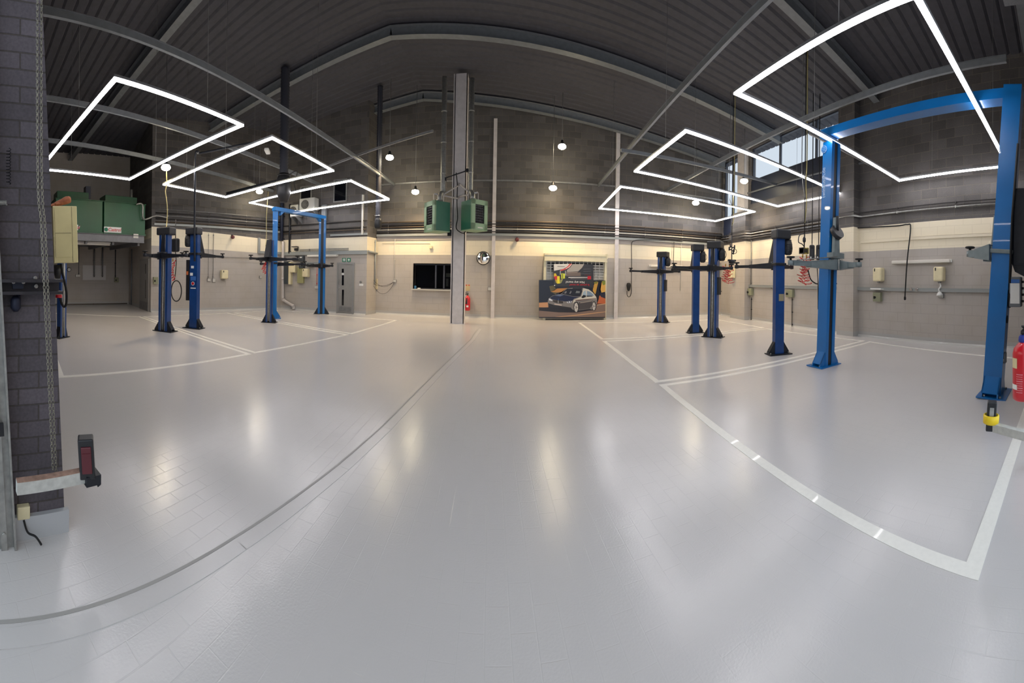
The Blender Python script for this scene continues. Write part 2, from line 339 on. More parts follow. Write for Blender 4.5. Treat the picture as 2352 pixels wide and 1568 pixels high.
# ------------------------------------------------------------------ lifts
def lift_column(name,label,x,y,face,H,paint,armmat,arms,W=.26,D=.17,cap=True,motor=0,lean=0.,grp=None,root=None,armz=1.9,gus=True,slotm=None,tall=0,rot=0.,gw=.14,ldir=(1,0),ak=1.):
    """face=-1: slot towards -y, +1: slot towards +y, turned by rot degrees.  arms=[tip world points]"""
    if root is None: root=thing(name,label,'car lift column',(x,y,0),grp)
    base=Matrix.Translation((x,y,0))@Matrix.Rotation(lean,4,Vector((-ldir[1],ldir[0],0)))@Matrix.Rotation(R(rot)+(PI if face>0 else 0),4,'Z')
    w,d=W/2,D/2; t=.025; lip=W*.3
    pr=[(-w,-d),(-w+lip,-d),(-w+lip,-d+t),(-w+t,-d+t),(-w+t,d-t),(w-t,d-t),(w-t,-d+t),(w-lip,-d+t),(w-lip,-d),(w,-d),(w,d),(-w,d)]
    mb=MB(base)
    A=[mb._v((p[0],p[1],.02)) for p in pr]; B=[mb._v((p[0],p[1],H)) for p in pr]; n=len(pr)
    for i in range(n): mb._f([A[i],B[i],B[(i+1)%n],A[(i+1)%n]])
    mb.b2((-w,-d,H-.01),(w,d,H+.01)); mb.build('post',paint,root)
    mb=MB(base); mb.b2((-w+lip-.005,-d+.015,.03),(w-lip+.005,-d+.022,H-.02)); mb.build('slot_cover',slotm or BLK,root)
    if slotm is None:
        mb=MB(base); mb.cyl((0,-d+.004,.05),(0,-d+.004,H-.02),.026,10); mb.build('lifting_screw',GALV,root)
        mb=MB(base)
        for sx in(-1,1): mb.b2((sx*(w-lip+.004)-.004,-d-.005,.03),(sx*(w-lip+.004)+.004,-d,H-.03))
        mb.build('slot_edging',LPIPE,root)
    bm_=BLKM if gus else paint
    mb=MB(base); mb.b2((-w-gw-.02,-d-.05,0),(w+gw+.02,d+.1,.02)); fp=mb.build('foot_plate',bm_,root)
    for sx in(-1,1):
        for sy in(-.6,1.1):
            mb=MB(base); mb.cyl((sx*(w+gw*.8),sy*d,.02),(sx*(w+gw*.8),sy*d,.045),.016,6); mb.build('bolt',GALV,fp)
        mb=MB(base)
        for yy in(-d+.01,d-.03): mb.prism([(sx*w,.02),(sx*(w+gw),.02),(sx*(w+gw*.9),.07),(sx*w,.27)],'y',yy,yy+.02)
        mb.prism([(sx*w,.27),(sx*(w+gw*.9),.07),(sx*(w+gw*.85),.06),(sx*(w-.002),.25)],'y',-d+.01,d-.01)
        mb.build('gusset',bm_,root)
    if cap:
        mb=MB(base); mb.box((motor*(-face)*.03,.03,H+.02),(W+.15,D+.14,.2),bev=.025); mb.build('motor_cover',BLK,root)
    if motor:
        s=motor*(-face)
        mb=MB(base); mb.lathe((s*(w+.09),.05,H-.42),[(.05,0),(.085,.03),(.09,.08),(.09,.26),(.075,.3),(.07,.34)],16)
        for k in range(5): mb.lathe((s*(w+.09),.05,H-.34+k*.035),[(.098,0),(.098,.012)],16)
        mt=mb.build('motor',BLK,root)
        mb=MB(base); mb.tube(smooth([(s*(w+.1),-.02,H-.1),(s*(w+.22),-.03,H-.16),(s*(w+.24),-.03,H-.3),(s*(w+.14),-.03,H-.38)]),.007,6); mb.build('cable',RUB,mt)
    cz=armz; mb=MB(base)
    mb.box((0,-d-.045,cz+.02),(W*.95,.09,.17),bev=.012); mb.box((0,-.02,cz+.035),(W+.06,D+.1,.06),bev=.01)
    mb.build('carriage',armmat,root)
    mb=MB(base); mb.prism([(-w*.5,cz+.1),(w*.5,cz+.1),(w*.2,cz+.55),(-w*.2,cz+.55)],'y',-d-.035,-d-.005)
    if tall:
        mb.prism([(-d-.30,cz+.06),(-d,cz+.06),(-d,cz+.62),(-d-.06,cz+.62)],'x',-w*.75,-w*.65); mb.prism([(-d-.30,cz+.06),(-d,cz+.06),(-d,cz+.62),(-d-.06,cz+.62)],'x',w*.65,w*.75)
        mb.prism([(-d-.30,cz+.06),(-d-.06,cz+.62),(-d-.05,cz+.62),(-d-.285,cz+.06)],'x',-w*.65,w*.65)
    mb.build('carriage_plate',armmat,root)
    bi=base.inverted()
    lx=[(bi@Vector((t_[0],t_[1],cz))).x for t_,_ in arms]; order=sorted(range(len(arms)),key=lambda i:lx[i]); sg={order[0]:-1,order[-1]:1}
    for i,(tp,side) in enumerate(arms):
        hinge=base@Vector((sg[i]*w*.72,-d-.07,cz))
        tp=Vector((tp[0],tp[1],hinge.z)); dv=tp-hinge; Ln=dv.length; ang=math.atan2(dv.y,dv.x)
        T=Matrix.Translation(hinge)@Matrix.Rotation(ang,4,'Z')
        mb=MB(T); mb.prism([(-.06,-.065*ak),(Ln*.6,-.045*ak),(Ln*.6,.035*ak),(-.06,.075*ak)],'y',-.06*ak,.06*ak)
        mb.cyl((0,0,-.09),(0,0,.10),.04,12); a=mb.build('arm',armmat,root)
        mb=MB(T); mb.b2((Ln*.55,-.045*ak,-.033*ak),(Ln*.97,.045*ak,.03*ak)); mb.cyl((Ln,0,-.04),(Ln,0,.04),.05,14); mb.build('arm_extension',armmat,a)
        mb=MB(T); mb.cyl((Ln,0,-.045),(Ln,0,.075),.02,12); mb.lathe((Ln,0,.075),[(.045,0),(.07,.008),(.07,.026),(.06,.032)],18); mb.build('lifting_pad',RUB,a)
    return root
def tip(px,r): v=rr(px,600,r); return (v.x,v.y)
G='dark blue lift columns with black motor covers'
lift_column('lift_column','dark blue slotted lift column on the left, nearest the grey recess door and a hanging black hose loop',-7.80,5.24,-1,2.63,DBLUE,BLKM,[(tip(333,8.8),-1),(tip(427,8.7),1)],grp=G,rot=20,W=.28,D=.18,armz=1.99)
lc447=lift_column('lift_column','plain-backed dark blue lift column with white and blue stickers and a black control box',-7.80,6.25,1,2.71,DBLUE,BLKM,[(tip(418,10.6),-1),(tip(511,10.9),1)],motor=-1,grp=G,tall=1,rot=20,W=.24,armz=2.06)
lift_column('lift_column','dark blue slotted lift column standing in front of the light blue arched lift',-7.17,8.80,-1,2.62,DBLUE,BLKM,[(tip(576,10.7),-1),(tip(683,10.9),1)],cap=False,grp=G,W=.2,D=.14,gw=.12,armz=2.02,tall=1,rot=20)
lift_column('lift_column','dark blue lift column mostly hidden behind the left brick pier',-7.98,2.47,1,2.5,DBLUE,BLKM,[(tip(60,8.9),-1),(tip(120,9.4),1)],cap=True,grp=G,W=.2,D=.12,rot=-60,gw=.06)
lcF=lift_column('lift_column','farthest dark blue lift column on the right, slotted, before the back wall',5.35,11.9,-1,2.48,DBLUE,BLKM,[(tip(1449,12.2),-1),(tip(1560,12.0),1)],motor=1,grp=G,rot=-48,armz=1.86)
lift_column('lift_column','plain-backed dark blue lift column directly behind a nearer slotted column, right of centre',5.27,9.22,1,2.52,DBLUE,BLKM,[(tip(1545,11.3),-1),(tip(1640,11.0),1)],motor=1,grp=G,tall=1,rot=-12,W=.2,D=.14)
lcN=lift_column('lift_column','slotted dark blue lift column at centre right with two wide black arms',5.30,8.28,-1,2.53,DBLUE,BLKM,[(tip(1549,9.1),-1),(tip(1680,9.3),1)],motor=1,grp=G,rot=-55)
lc1785=lift_column('lift_column','plain-backed dark blue lift column with a small tan plate, left of the tall light blue post',5.25,5.60,1,2.56,DBLUE,BLKM,[(tip(1692,8.35),-1),(tip(1818,8.35),1)],motor=1,grp=G,tall=1,rot=-15,W=.21,D=.14)
# extra bits on single columns
def plate(root,x,y,rot,c,d,m,name):
    mb=MB(Matrix.Translation((x,y,0))@Matrix.Rotation(R(rot),4,'Z')); mb.box(c,d); return mb.build(name,m,root)
K=(lc447,-7.80,6.25,20); yb=-.087
plate(*K,(-.19,.02,1.35),(.11,.2,1.15),BLK,'control_box')
plate(*K,(-.2,-.084,1.55),(.06,.01,.10),mat('orange_label',S(200,110,60),.5),'warning_label')
plate(*K,(-.03,yb,1.72),(.09,.005,.07),WHT,'sticker'); plate(*K,(-.06,yb,1.52),(.09,.005,.08),WHT,'sticker')
plate(*K,(0,yb,1.40),(.17,.005,.12),BLUES,'sticker'); TK=Matrix.Translation((-7.80,6.25,0))@Matrix.Rotation(R(20),4,'Z')
mb=MB(TK); mb.lathe((-.01,yb-.002,1.26),[(.055,0),(.055,.004)],20,'y'); o=mb.build('sticker',WHT,lc447)
mb=MB(TK); mb.lathe((-.01,yb-.004,1.26),[(.04,0),(.04,.002)],20,'y'); mb.build('prohibition_mark',RED,o)
plate(*K,(0,yb,1.13),(.17,.005,.03),WHT,'sticker')
plate(lc1785,5.25,5.60,-15,(.03,-.073,1.22),(.12,.006,.15),mat('tan_plate',S(150,140,110),.5),'rating_plate')
plate(lcF,5.35,11.9,-48,(.16,.0,1.36),(.07,.14,.42),BLK,'control_box'); plate(lcN,5.30,8.28,-55,(.16,.0,1.42),(.07,.14,.48),BLK,'control_box')
# light blue arched lift at the left
AL=thing('arched_lift','light blue two-post lift joined by an overhead arch, at the far left','car lift',(-7.5,10.9,0))
lift_column('','',-7.73,9.75,1,3.76,LBLUE,BLKM,[(tip(600,12.2),-1),(tip(700,12.0),1)],cap=False,root=AL,W=.18,D=.12,gus=False,slotm=BLK,rot=36)
lift_column('','',-7.18,12.07,-1,3.76,LBLUE,BLKM,[(tip(694,13.2),-1),(tip(763,13.4),1)],cap=False,root=AL,W=.27,D=.2,gus=True,slotm=BLK,rot=25)
mb=MB(); a=Vector((-7.73,9.65,3.76)); b=Vector((-7.18,12.2,3.76)); d=(b-a).normalized(); ang=math.atan2(d.y,d.x)
mb.T=Matrix.Translation(a)@Matrix.Rotation(ang,4,'Z'); L_=(b-a).length; mb.b2((0,-.09,0),(L_,.09,.13))
mb.prism([(.28,0),(.45,0),(.28,-.14)],'y',-.06,.06); mb.prism([(L_-.26,0),(L_-.43,0),(L_-.26,-.14)],'y',-.06,.06); mb.build('overhead_beam',LBLUE,AL)
# tall light blue lift at the right
TL=thing('tall_lift','tall bright blue two-post lift at the front right with grey arms','car lift',(5.05,2.6,0))
lift_column('','',5.17,4.22,-1,4.18,LBLUE,ARMG,[(tip(1816,5.85),-1),(tip(1973,6.2),1)],cap=False,root=TL,W=.26,D=.22,gus=False,slotm=BLK,armz=1.88,lean=R(1.3),ldir=(.64,-.77),ak=1.35)
lift_column('','',4.92,1.06,1,4.35,LBLUE,ARMG,[(tip(2228,5.1),-1),(tip(2296,6.2),1)],cap=False,root=TL,W=.24,D=.26,gus=False,slotm=BLK,armz=1.97,lean=R(3.9),ldir=(.2,-.98),ak=1.6)
mb=MB(); mb.b2((5.05,.70,4.27),(5.29,4.3,4.42)); mb.build('overhead_beam',LBLUE,TL)
mb=MB(); mb.cyl((5.17,4.0,2.46),(5.17,3.93,2.5),.14,20); mb.tube([(5.17,3.96,2.5),(5.17,3.96,2.78)],.03); mb.build('pad_holder',BLK,TL)
mb=MB(); mb.prism([(5.08,1.95),(5.26,1.95),(5.22,2.75),(5.12,2.75)],'y',3.96,4.02); mb.b2((5.0,3.92,2.0),(5.34,4.06,2.10)); mb.build('carriage_tower',ARMG,TL)
mb=MB(); 
for s_ in(-1,1): mb.tube([(5.17+s_*.05,3.88,1.98),(5.17+s_*.05,3.88,1.78)],.012); mb.tube([(5.05,3.86,2.02),tuple(tip(1830,5.8))+(1.92,)],.008)
mb.build('locking_rod',GALV,TL)
# lettering on the tall post: reads upwards on its camera-facing left flank
xf=5.17-.13+.045
T=Matrix(((0,0,-1,xf-.003),(0,1,0,4.22),(1,0,0,3.42),(0,0,0,1)))
text('twinbusch.de',.108,T,mat('pale_lettering',S(170,200,225),.5),TL)
mb=MB(); mb.lathe((xf-.003,4.22,4.05),[(.07,0),(.07,.002)],24,'x'); mb.mi=1; mb.lathe((xf-.005,4.22,4.05),[(.058,0),(.058,.002)],24,'x'); mb.mi=0
for k in(-.03,0,.03): mb.b2((xf-.008,4.175,4.045+k),(xf-.005,4.265,4.055+k))
mb.build('emblem',[mat('pale_emblem',S(120,150,190),.5),LBLUE],TL)
# fittings on the near post: gearbox, control box, buffer, pedal
c=rr(2350,480,5.08); mb=MB(); mb.box((c.x,c.y,2.35),(.3,.3,1.1),bev=.04); mb.prism([(c.y-.13,1.6),(c.y+.1,1.72),(c.y+.15,1.85),(c.y-.15,1.85)],'x',c.x-.13,c.x+.13); mb.build('power_unit',BLKM,TL)
c=rr(2318,480,4.98); mb=MB(); mb.b2((c.x-.03,c.y-.03,1.62),(c.x+.03,c.y+.05,3.6)); mb.build('cable_channel',BLKM,TL)
c=rr(2333,670,4.98); mb=MB(); mb.box(c,(.16,.17,.42),bev=.015); cbx=mb.build('control_box',STEELG,TL)
mb=MB(); mb.box(c+Vector((-.083,.0,-.02)),(.006,.13,.28)); mb.build('instruction_label',WHT,cbx)
mb=MB(); mb.box(c+Vector((-.083,.0,.15)),(.006,.13,.05)); mb.build('instruction_label',BLUES,cbx)
for k in range(4): mb=MB(); q=c+Vector((0,-.085,-.13+k*.09)); mb.cyl(q,q+Vector((0,-.03,0)),.018,10); mb.build('push_button',BLK,cbx)
p=rr(2335,420,4.95); q_=rr(2318,690,4.95)
mb=MB(); mb.tube([rr(2338,330,4.8),rr(2325,500,4.8),rr(2319,650,4.8)],.018,8); mb.lathe(q_+Vector((0,0,-.02)),[(.02,-.08),(.035,0),(.045,.1),(.02,.17)],12); mb.build('hanging_switch_cable',RUB,TL)
mb=MB(); c=rr(2308,733,4.97); mb.tube([c-Vector((.0,0,0)),c+Vector((.0,-.04,0))],.055,16); mb.build('rubber_buffer',RUB,TL)
mb=MB(); c=rr(2306,821,4.97); mb.box(c,(.1,.06,.14)); mb.box(c+Vector((-.04,0,-.02)),(.08,.03,.04)); mb.build('foot_pedal',STEELG,TL)
# ------------------------------------------------------------------ columns, pilasters
# steel H column in the middle
CX,CY=-1.80,11.72
mb=MB()
mb.b2((CX-.23,CY-.12,0),(CX-.20,CY+.22,8.3)); mb.b2((CX+.20,CY-.12,0),(CX+.23,CY+.22,8.3)); mb.b2((CX-.2,CY+.03,0),(CX+.2,CY+.06,8.3))
mb.b2((CX-.16,CY-.12,0),(CX+.23,CY-.09,8.3)); mb.b2((CX-.25,CY-.15,0),(CX+.25,CY+.24,.015))
o=mb.build('steel_column',STEELW); tag(o,'pale grey steel column in the middle carrying two green heaters','column')
for px0,px1,lab in((1130.5,1139,'narrow pale steel wall post just right of the round mirror'),(1412,1421,'narrow pale steel wall post just right of the roller shutter')):
    u0,u1,_,_=WE.rect(px0,500,px1,520); mb=MB(WE.T); mb.b2((u0+.005,-.07,0),(u1-.005,-.0,7.6)); tag(mb.build('wall_post',STEELW),lab,'post')
def pilaster(name,pxa,pxb,rows,m,ztop,depth=.28,edge=True):
    a=WR.on(pxa,rows)[0]; b=WR.on(pxb,rows)[0]; mb=MB(WR.T); mb.b2((a,-depth,0),(b,.02,ztop)); o=mb.build(name,m); o['kind']='structure'; return a,b
pilaster('wall_pilaster_near',1935,1972,700,mR,6.9,.26)
pilaster('wall_pilaster_far',1689,1722,700,mR,4.4,.26)
# steel post in the clerestory corner
u0=WR.on(1703,400)[0];u1=WR.on(1719,400)[0]
mb=MB(WR.T); mb.b2((u0,-.2,4.4),(u1,.1,6.98)); tag(mb.build('steel_column',STEELW),'grey steel column standing between the corner window and the long high window','column')
# ------------------------------------------------------------------ clerestory window glazing
FRM=mat('dark_window_frame_metal',S(62,66,76),.5,.3)
GLASS=mat('clear_glass',(1,1,1),0.02,trans=1.)
def glazing(name,u0,u1,z0,z1,muls):
    mb=MB(WR.T)
    for z in(z0,z1): mb.b2((u0,.08,z-.03),(u1,.16,z+.03))
    for u in muls: mb.b2((u-.035,.08,z0),(u+.035,.16,z1))
    fr=mb.build(name,FRM); fr['kind']='structure'
    mb=MB(WR.T); mb.b2((u0,.115,z0),(u1,.12,z1)); mb.build('pane',GLASS,fr)
    return fr
m1=WR.on(1787,380)[0]; m2=WR.on(1870,370)[0]; m0=WR.on(1721,400)[0]
glazing('window_1',gu0,gu1,gz,6.93,[gu0+.03,m1,m2,gu1-.03])
glazing('window_2',cu0,cu1,4.40,6.93,[cu0+.03,cu1-.03,(cu0+cu1)/2])
mb=MB(WR.T); mb.b2((gu0,.04,nz0),(gu1,.2,gz-.02)); mb.b2((cu0,.04,3.5),(cu1,.2,4.38)); o=mb.build('trim_3',NAVY); o['kind']='structure'
mb=MB(WR.T); mb.tube([(gu0-.2,-.02,5.16),(gu1+.6,-.02,5.05)],.035,10); tag(mb.build('tie_rod',STEELG),'grey tube across the navy panel below the long high window','pipe')
# ------------------------------------------------------------------ roof
def roof():
    mb=MB(); R1=(-3.5,8.7)
    def zz(x): return 6.9+(x+16.6)*(R1[1]-6.9)/(R1[0]+16.6) if x<R1[0] else R1[1]-(x-R1[0])*(R1[1]-6.95)/(9.4-R1[0])
    n=70
    for (xa,xb) in((-17,R1[0]),(R1[0],9.5)):
        for k in range(48):          # corrugated sheet, ribs running down the slope
            y0=.3+k*.29; y1=y0+.2; y2=y0+.29
            mb.quad((xa,y0,zz(xa)),(xb,y0,zz(xb)),(xb,y1,zz(xb)),(xa,y1,zz(xa)))
            h=.04; mb.quad((xa,y1,zz(xa)),(xb,y1,zz(xb)),(xb,y1+.03,zz(xb)+h),(xa,y1+.03,zz(xa)+h))
            mb.quad((xa,y1+.03,zz(xa)+h),(xb,y1+.03,zz(xb)+h),(xb,y2,zz(xb)),(xa,y2,zz(xa)))
        mb.b2((xa,.3,9.3),(xb,14.3,9.35))
    o=mb.build('ceiling',ROOFM); o['kind']='structure'
    return zz
ZZ=roof()
i=0
for yy in(.9,5.2,9.5,13.2):
    for a,b in((-16.6,-3.5),(-3.5,9.0)):
        mb=MB(); za,zb=ZZ(a+.01)-.06,ZZ(b-.01)-.06; d=Vector((b-a,0,zb-za)); ang=math.atan2(d.z,d.x)
        mb.T=Matrix.Translation((a,yy,za))@Matrix.Rotation(-ang,4,'Y'); L_=d.length
        mb.b2((0,-.1,-.015),(L_,.1,0)); mb.b2((0,-.1,-.3),(L_,.1,-.285)); mb.b2((0,-.008,-.29),(L_,.008,-.01))
        tag(mb.build('roof_rafter',STEELG),['front','second','third','rearmost'][i]+' sloping steel rafter under the '+('left' if a<-5 else 'right')+' roof slope','beam','steel roof rafters')
    i+=1
# slender tie beams under the roof
def beam(a,b,w,h,m,lab,name='tie_beam'):
    a=Vector(a);b=Vector(b); mb=MB(); d=b-a; T=d.to_track_quat('X','Z').to_matrix().to_4x4(); mb.T=Matrix.Translation(a)@T
    mb.b2((0,-w/2,-h/2),(d.length,w/2,h/2)); mb.b2((0,-w*.9,h/2),(d.length,w*.9,h/2+.008)); return tag(mb.build(name,m),lab,'beam')
LG='slim steel ties under the roof'
for x0,y0,x1,y1,lab in((-9.6,1.,-9.9,12.3,'thin steel tie running back from the brick pier to the left wall'),(-7.3,1.,-7.55,12.9,'steel tie passing above the arched lift towards the office wall'),(-4.9,1.,-4.72,13.45,'steel tie just left of the hanging black hose beside the heaters'),(2.9,1.,3.3,13.45,'steel tie ending at the back wall above the roller shutter'),(5.65,1.,6.1,13.45,'steel tie ending at the back wall behind the farthest right lifts')):
    beam((x0,y0,5.22),(x1,y1,5.22),.055,.10,STEELG,lab)
beam((2.9,9.3,5.12),(8.8,9.55,5.12),.045,.08,STEELG,'cross tie spanning towards the corner window on the right')
beam((5.6,5.05,4.75),(8.6,5.1,4.75),.045,.07,PIPE,'short cross tie meeting the right wall above the near pilaster')
beam((-8.9,11.6,5.2),(-2.1,9.0,5.35),.035,.05,PIPE,'thin cross tie left of the central column')
a=WE.on(872,440);b=WE.on(1668,470)
mb=MB(WE.T); mb.b2((a[0],-.05,5.22),(b[0],0,5.28)); tag(mb.build('cable_tray',PIPE),'long thin cable tray high along the back wall','cable tray')
# ------------------------------------------------------------------ LED loops
ZL=4.2
def led_loop(label,c):
    c=[Vector((x,y,ZL)) for x,y in c]; ctr=sum(c,Vector())/4
    root=thing('led_light_frame',label,'ceiling light',ctr,'rectangular LED light frames')
    for i in range(4):
        a,b=c[i],c[(i+1)%4]; d=b-a; T=Matrix.Translation(a)@Matrix.Rotation(math.atan2(d.y,d.x),4,'Z')
        mb=MB(T); mb.b2((-.03,-.03,.012),(d.length+.03,.03,.05)); o=mb.build('profile',ALU,root)
        mb=MB(T); mb.b2((-.026,-.028,-.018),(d.length+.026,.028,.012)); mb.build('diffuser',LED,o)
    for i in range(4):
        p=c[i].lerp(c[(i+1)%4],.33); mb=MB(); mb.cyl(p+Vector((0,0,.05)),(p.x,p.y,ZZ(p.x)-.02),.004,5); mb.build('suspension_wire',PIPE,root)
led_loop('LED light frame nearest on the left, above the green tanks side',[(-8.95,2.15),(-8.95,4.75),(-4.4,4.55),(-4.4,2.1)])
led_loop('LED light frame in the middle of the left row',[(-8.9,5.9),(-8.95,8.5),(-4.4,7.85),(-4.35,5.35)])
led_loop('LED light frame at the back of the left row, before the office wall windows',[(-8.95,9.75),(-8.75,12.35),(-4.25,11.55),(-4.4,8.9)])
led_loop('LED light frame at the back of the right row, ahead of the corner window',[(3.0,9.6),(3.2,12.85),(8.5,13.2),(8.45,10.4)])
led_loop('LED light frame in the middle of the right row, before the long high window',[(2.9,8.1),(8.45,9.1),(8.45,6.35),(2.9,5.5)])
led_loop('LED light frame nearest on the right, above the tall bright blue lift',[(2.9,4.0),(8.1,4.2),(7.85,1.35),(2.9,1.35)])
# ------------------------------------------------------------------ warm high-bay lamps
LP=[(381,386,10.4,'warm lamp hanging at far left above the yellow cable'),(596,441,14.5,'small warm lamp above the left wall behind the arched lift'),(895,363,12.6,'warm lamp right of the hanging black hose'),(954,442,13.2,'lower warm lamp left of the left heater'),(1291,338,12.2,'highest warm lamp, above the roller shutter'),(1270,433,12.5,'lower warm lamp over the roller shutter'),(1598,467,14.3,'warm lamp on the back wall above the right lifts'),(1709,417,12.9,'warm lamp in front of the corner window post')]
for px,py,r,lab in LP:
    p=rr(px,py,r); root=thing('high_bay_lamp',lab,'lamp',p,'warm high bay lamps')
    mb=MB(); mb.lathe(p,[(.11,.08),(.12,.10),(.08,.13),(.05,.16),(.04,.24)],20); h=mb.build('housing',BLKM,root)
    mb=MB(); mb.lathe(p,[(.07,-.06),(.12,-.03),(.14,.01),(.13,.05),(.11,.08)],20); mb.build('lens',LAMP,root)
    mb=MB(); mb.cyl(p+Vector((0,0,.24)),(p.x,p.y,ZZ(p.x)-.02),.008,6); mb.build('hanger',PIPE,root)
    ld=bpy.data.lights.new('lamp_light','SPOT'); ld.energy=195 if px!=596 else 60; ld.color=(1,.72,.40); ld.spot_size=R(125); ld.spot_blend=.9; ld.shadow_soft_size=.12
    lo=bpy.data.objects.new('lamp_light',ld); C.objects.link(lo); lo.parent=root; lo.location=(0,0,-.12)
#@@PART2
# ------------------------------------------------------------------ conduits
def run(w,px,row,u0,u1,r,m,lab,off=.05,jogs=(),seg=8,name='conduit_pipe',z=None,cat='pipe'):
    z=w.on(px,row)[1] if z is None else z; pts=[(u0,-off,z)]
    for a,b,d in jogs:
        if a>u0 and b<u1: pts+=[(a-.12,-off,z),(a-.05,-off-d,z),(b+.05,-off-d,z),(b+.12,-off,z)]
    pts.append((u1,-off,z)); mb=MB(w.T); mb.tube(pts,r,seg)
    u=u0+.5
    while u<u1-.2:
        if not any(a-.2<u<b+.2 for a,b,d in jogs): mb.b2((u-.015,-off-r-.006,z-r-.006),(u+.015,0,z+r+.006))
        u+=1.7
    return tag(mb.build(name,m),lab,cat)
ORD=['topmost','second','third','fourth','fifth','lowest']
def runs(w,px,rows,mats,rad,u0,u1,what,jogs=()):
    for i,(row,m,r) in enumerate(zip(rows,mats,rad)): run(w,px,row,u0,u1,r,m,f'{ORD[i] if i<len(rows)-1 else "lowest"} {what}',jogs=jogs)
post_j=[(WE.on(1130,500)[0],WE.on(1139,500)[0],.12),(WE.on(1412,500)[0],WE.on(1421,500)[0],.12)]
runs(WE,1129,[508,515,520,526,532.5],[BROWN,DPIPE,BROWN,LPIPE,DPIPE],[.022,.03,.025,.024,.03],.03,WE.L-.03,'of the conduits along the back wall, above the cream band',[])
runs(WA,400,[483,491,497.5,504,511],[PIPE,DPIPE,PIPE,DPIPE,BROWN],[.02,.028,.024,.03,.024],.15,WA.L-.05,'of the conduits along the left wall, above the cream band')
runs(WB,780,[510,524,529.5],[DPIPE,DPIPE,BROWN],[.022,.028,.02],.05,WB.L-.02,'of the conduits above the grey office door')
jf=(WR.on(1689,700)[0],WR.on(1722,700)[0],.27); jn=(WR.on(1935,700)[0],WR.on(1972,700)[0],.27)
ue=WR.on(1900,520)[0]
runs(WR,1800,[519,525,531,537],[DPIPE,BROWN,PIPE,DPIPE],[.024,.026,.024,.028],.05,ue,'of the short conduits on the right wall before the bright blue lift',[jf])
run(WR,2150,469,.05,15.0,.014,DPIPE,'thin black cable run along the dark blocks of the right wall',jogs=[jf,jn]); run(WR,2150,479.5,.05,15.0,.026,GALV,'shiny conduit run along the dark blocks of the right wall',jogs=[jf,jn])
# trunkings
def trunk(w,x0,x1,px,r0,r1,d,m,lab,u0=None,u1=None,name='cable_trunking'):
    a=w.on(x0,r0)[0] if u0 is None else u0; b=w.on(x1,r0)[0] if u1 is None else u1; zt=w.on(px,r0)[1]; zb=w.on(px,r1)[1]
    mb=MB(w.T); mb.b2((a,-d,zb),(b,0,zt)); mb.b2((a,-d-.006,zt-.012),(b,-d,zt-.006)); return tag(mb.build(name,m),lab,'cable trunking')
trunk(WE,877,1662,1129,536,541.5,.08,TRUNK,'grey trunking along the top of the cream band on the back wall',u0=.02,u1=WE.L-.02)
mb=MB(WE.T); z1=WE.on(1129,541.5)[1]; z0=WE.on(1129,551.5)[1]; mb.b2((.02,-.02,z0),(WE.L-.05,0,z1)); o=mb.build('trim_4',mat('grey_band_paint',S(158,152,146),.6)); o['kind']='structure'
trunk(WA,345,640,400,514,519,.06,TRUNK,'grey trunking over the cream band on the left wall',u0=.1,u1=WA.L-.05)
trunk(WB,760,845,800,536.5,541,.06,TRUNK,'grey trunking over the cream band beside the office corner')
trunk(WB,652,845,740,577,585,.09,TRUNK,'grey trunking across the office wall above the fluorescent light')
trunk(WB,700,737,720,602,606,.06,TRUNK,'short grey trunking under the two fuse boxes',u1=WB.on(734,600)[0])
trunk(WR,1722,2352,2000,659.5,667,.07,TRUNK,'long grey bench-height trunking along the right wall',u0=WR.on(1722,660)[0]+.02,u1=15.2)
mb=MB(WC.T); mb.tube([(.02,-.05,2.5),(WC.L-.05,-.05,2.46)],.045,10); tag(mb.build('pipe',TRUNK),'grey pipe wrapping the office corner into a dark hole','pipe')
# ------------------------------------------------------------------ wall furniture helper
def wbox(w,x0,y0,x1,y1,d,m,name,lab,cat,bev=.01,d0=0,parent=None,group=None):
    a,b,z0,z1=w.rect(x0,y0,x1,y1); mb=MB(w.T); mb.box(((a+b)/2,-(d0+d)/2-.0,(z0+z1)/2),(b-a,d-d0,z1-z0),bev=bev)
    o=mb.build(name,m,parent); 
    if parent is None: tag(o,lab,cat,group)
    return o
def wroot(w,px,py,name,lab,cat,group=None):
    u,z=w.on(px,py); return thing(name,lab,cat,w.loc(u,z,0),group)
def drop(w,px,r0,r1,rad,m,lab,name='conduit_drop',off=.03,px2=None,cat='pipe'):
    u,zt=w.on(px,r0); u2,zb=w.on(px2 or px,r1); mb=MB(w.T); mb.tube([(u,-off,zt),(u2 if px2 else u,-off,zb)],rad,8); 
    for z in(zt-.08,(zt+zb)/2,zb+.08): mb.b2((u-rad-.012,-off-rad*.6,z-.012),(u+rad+.012,0,z+.012))
    return tag(mb.build(name,m),lab,cat)
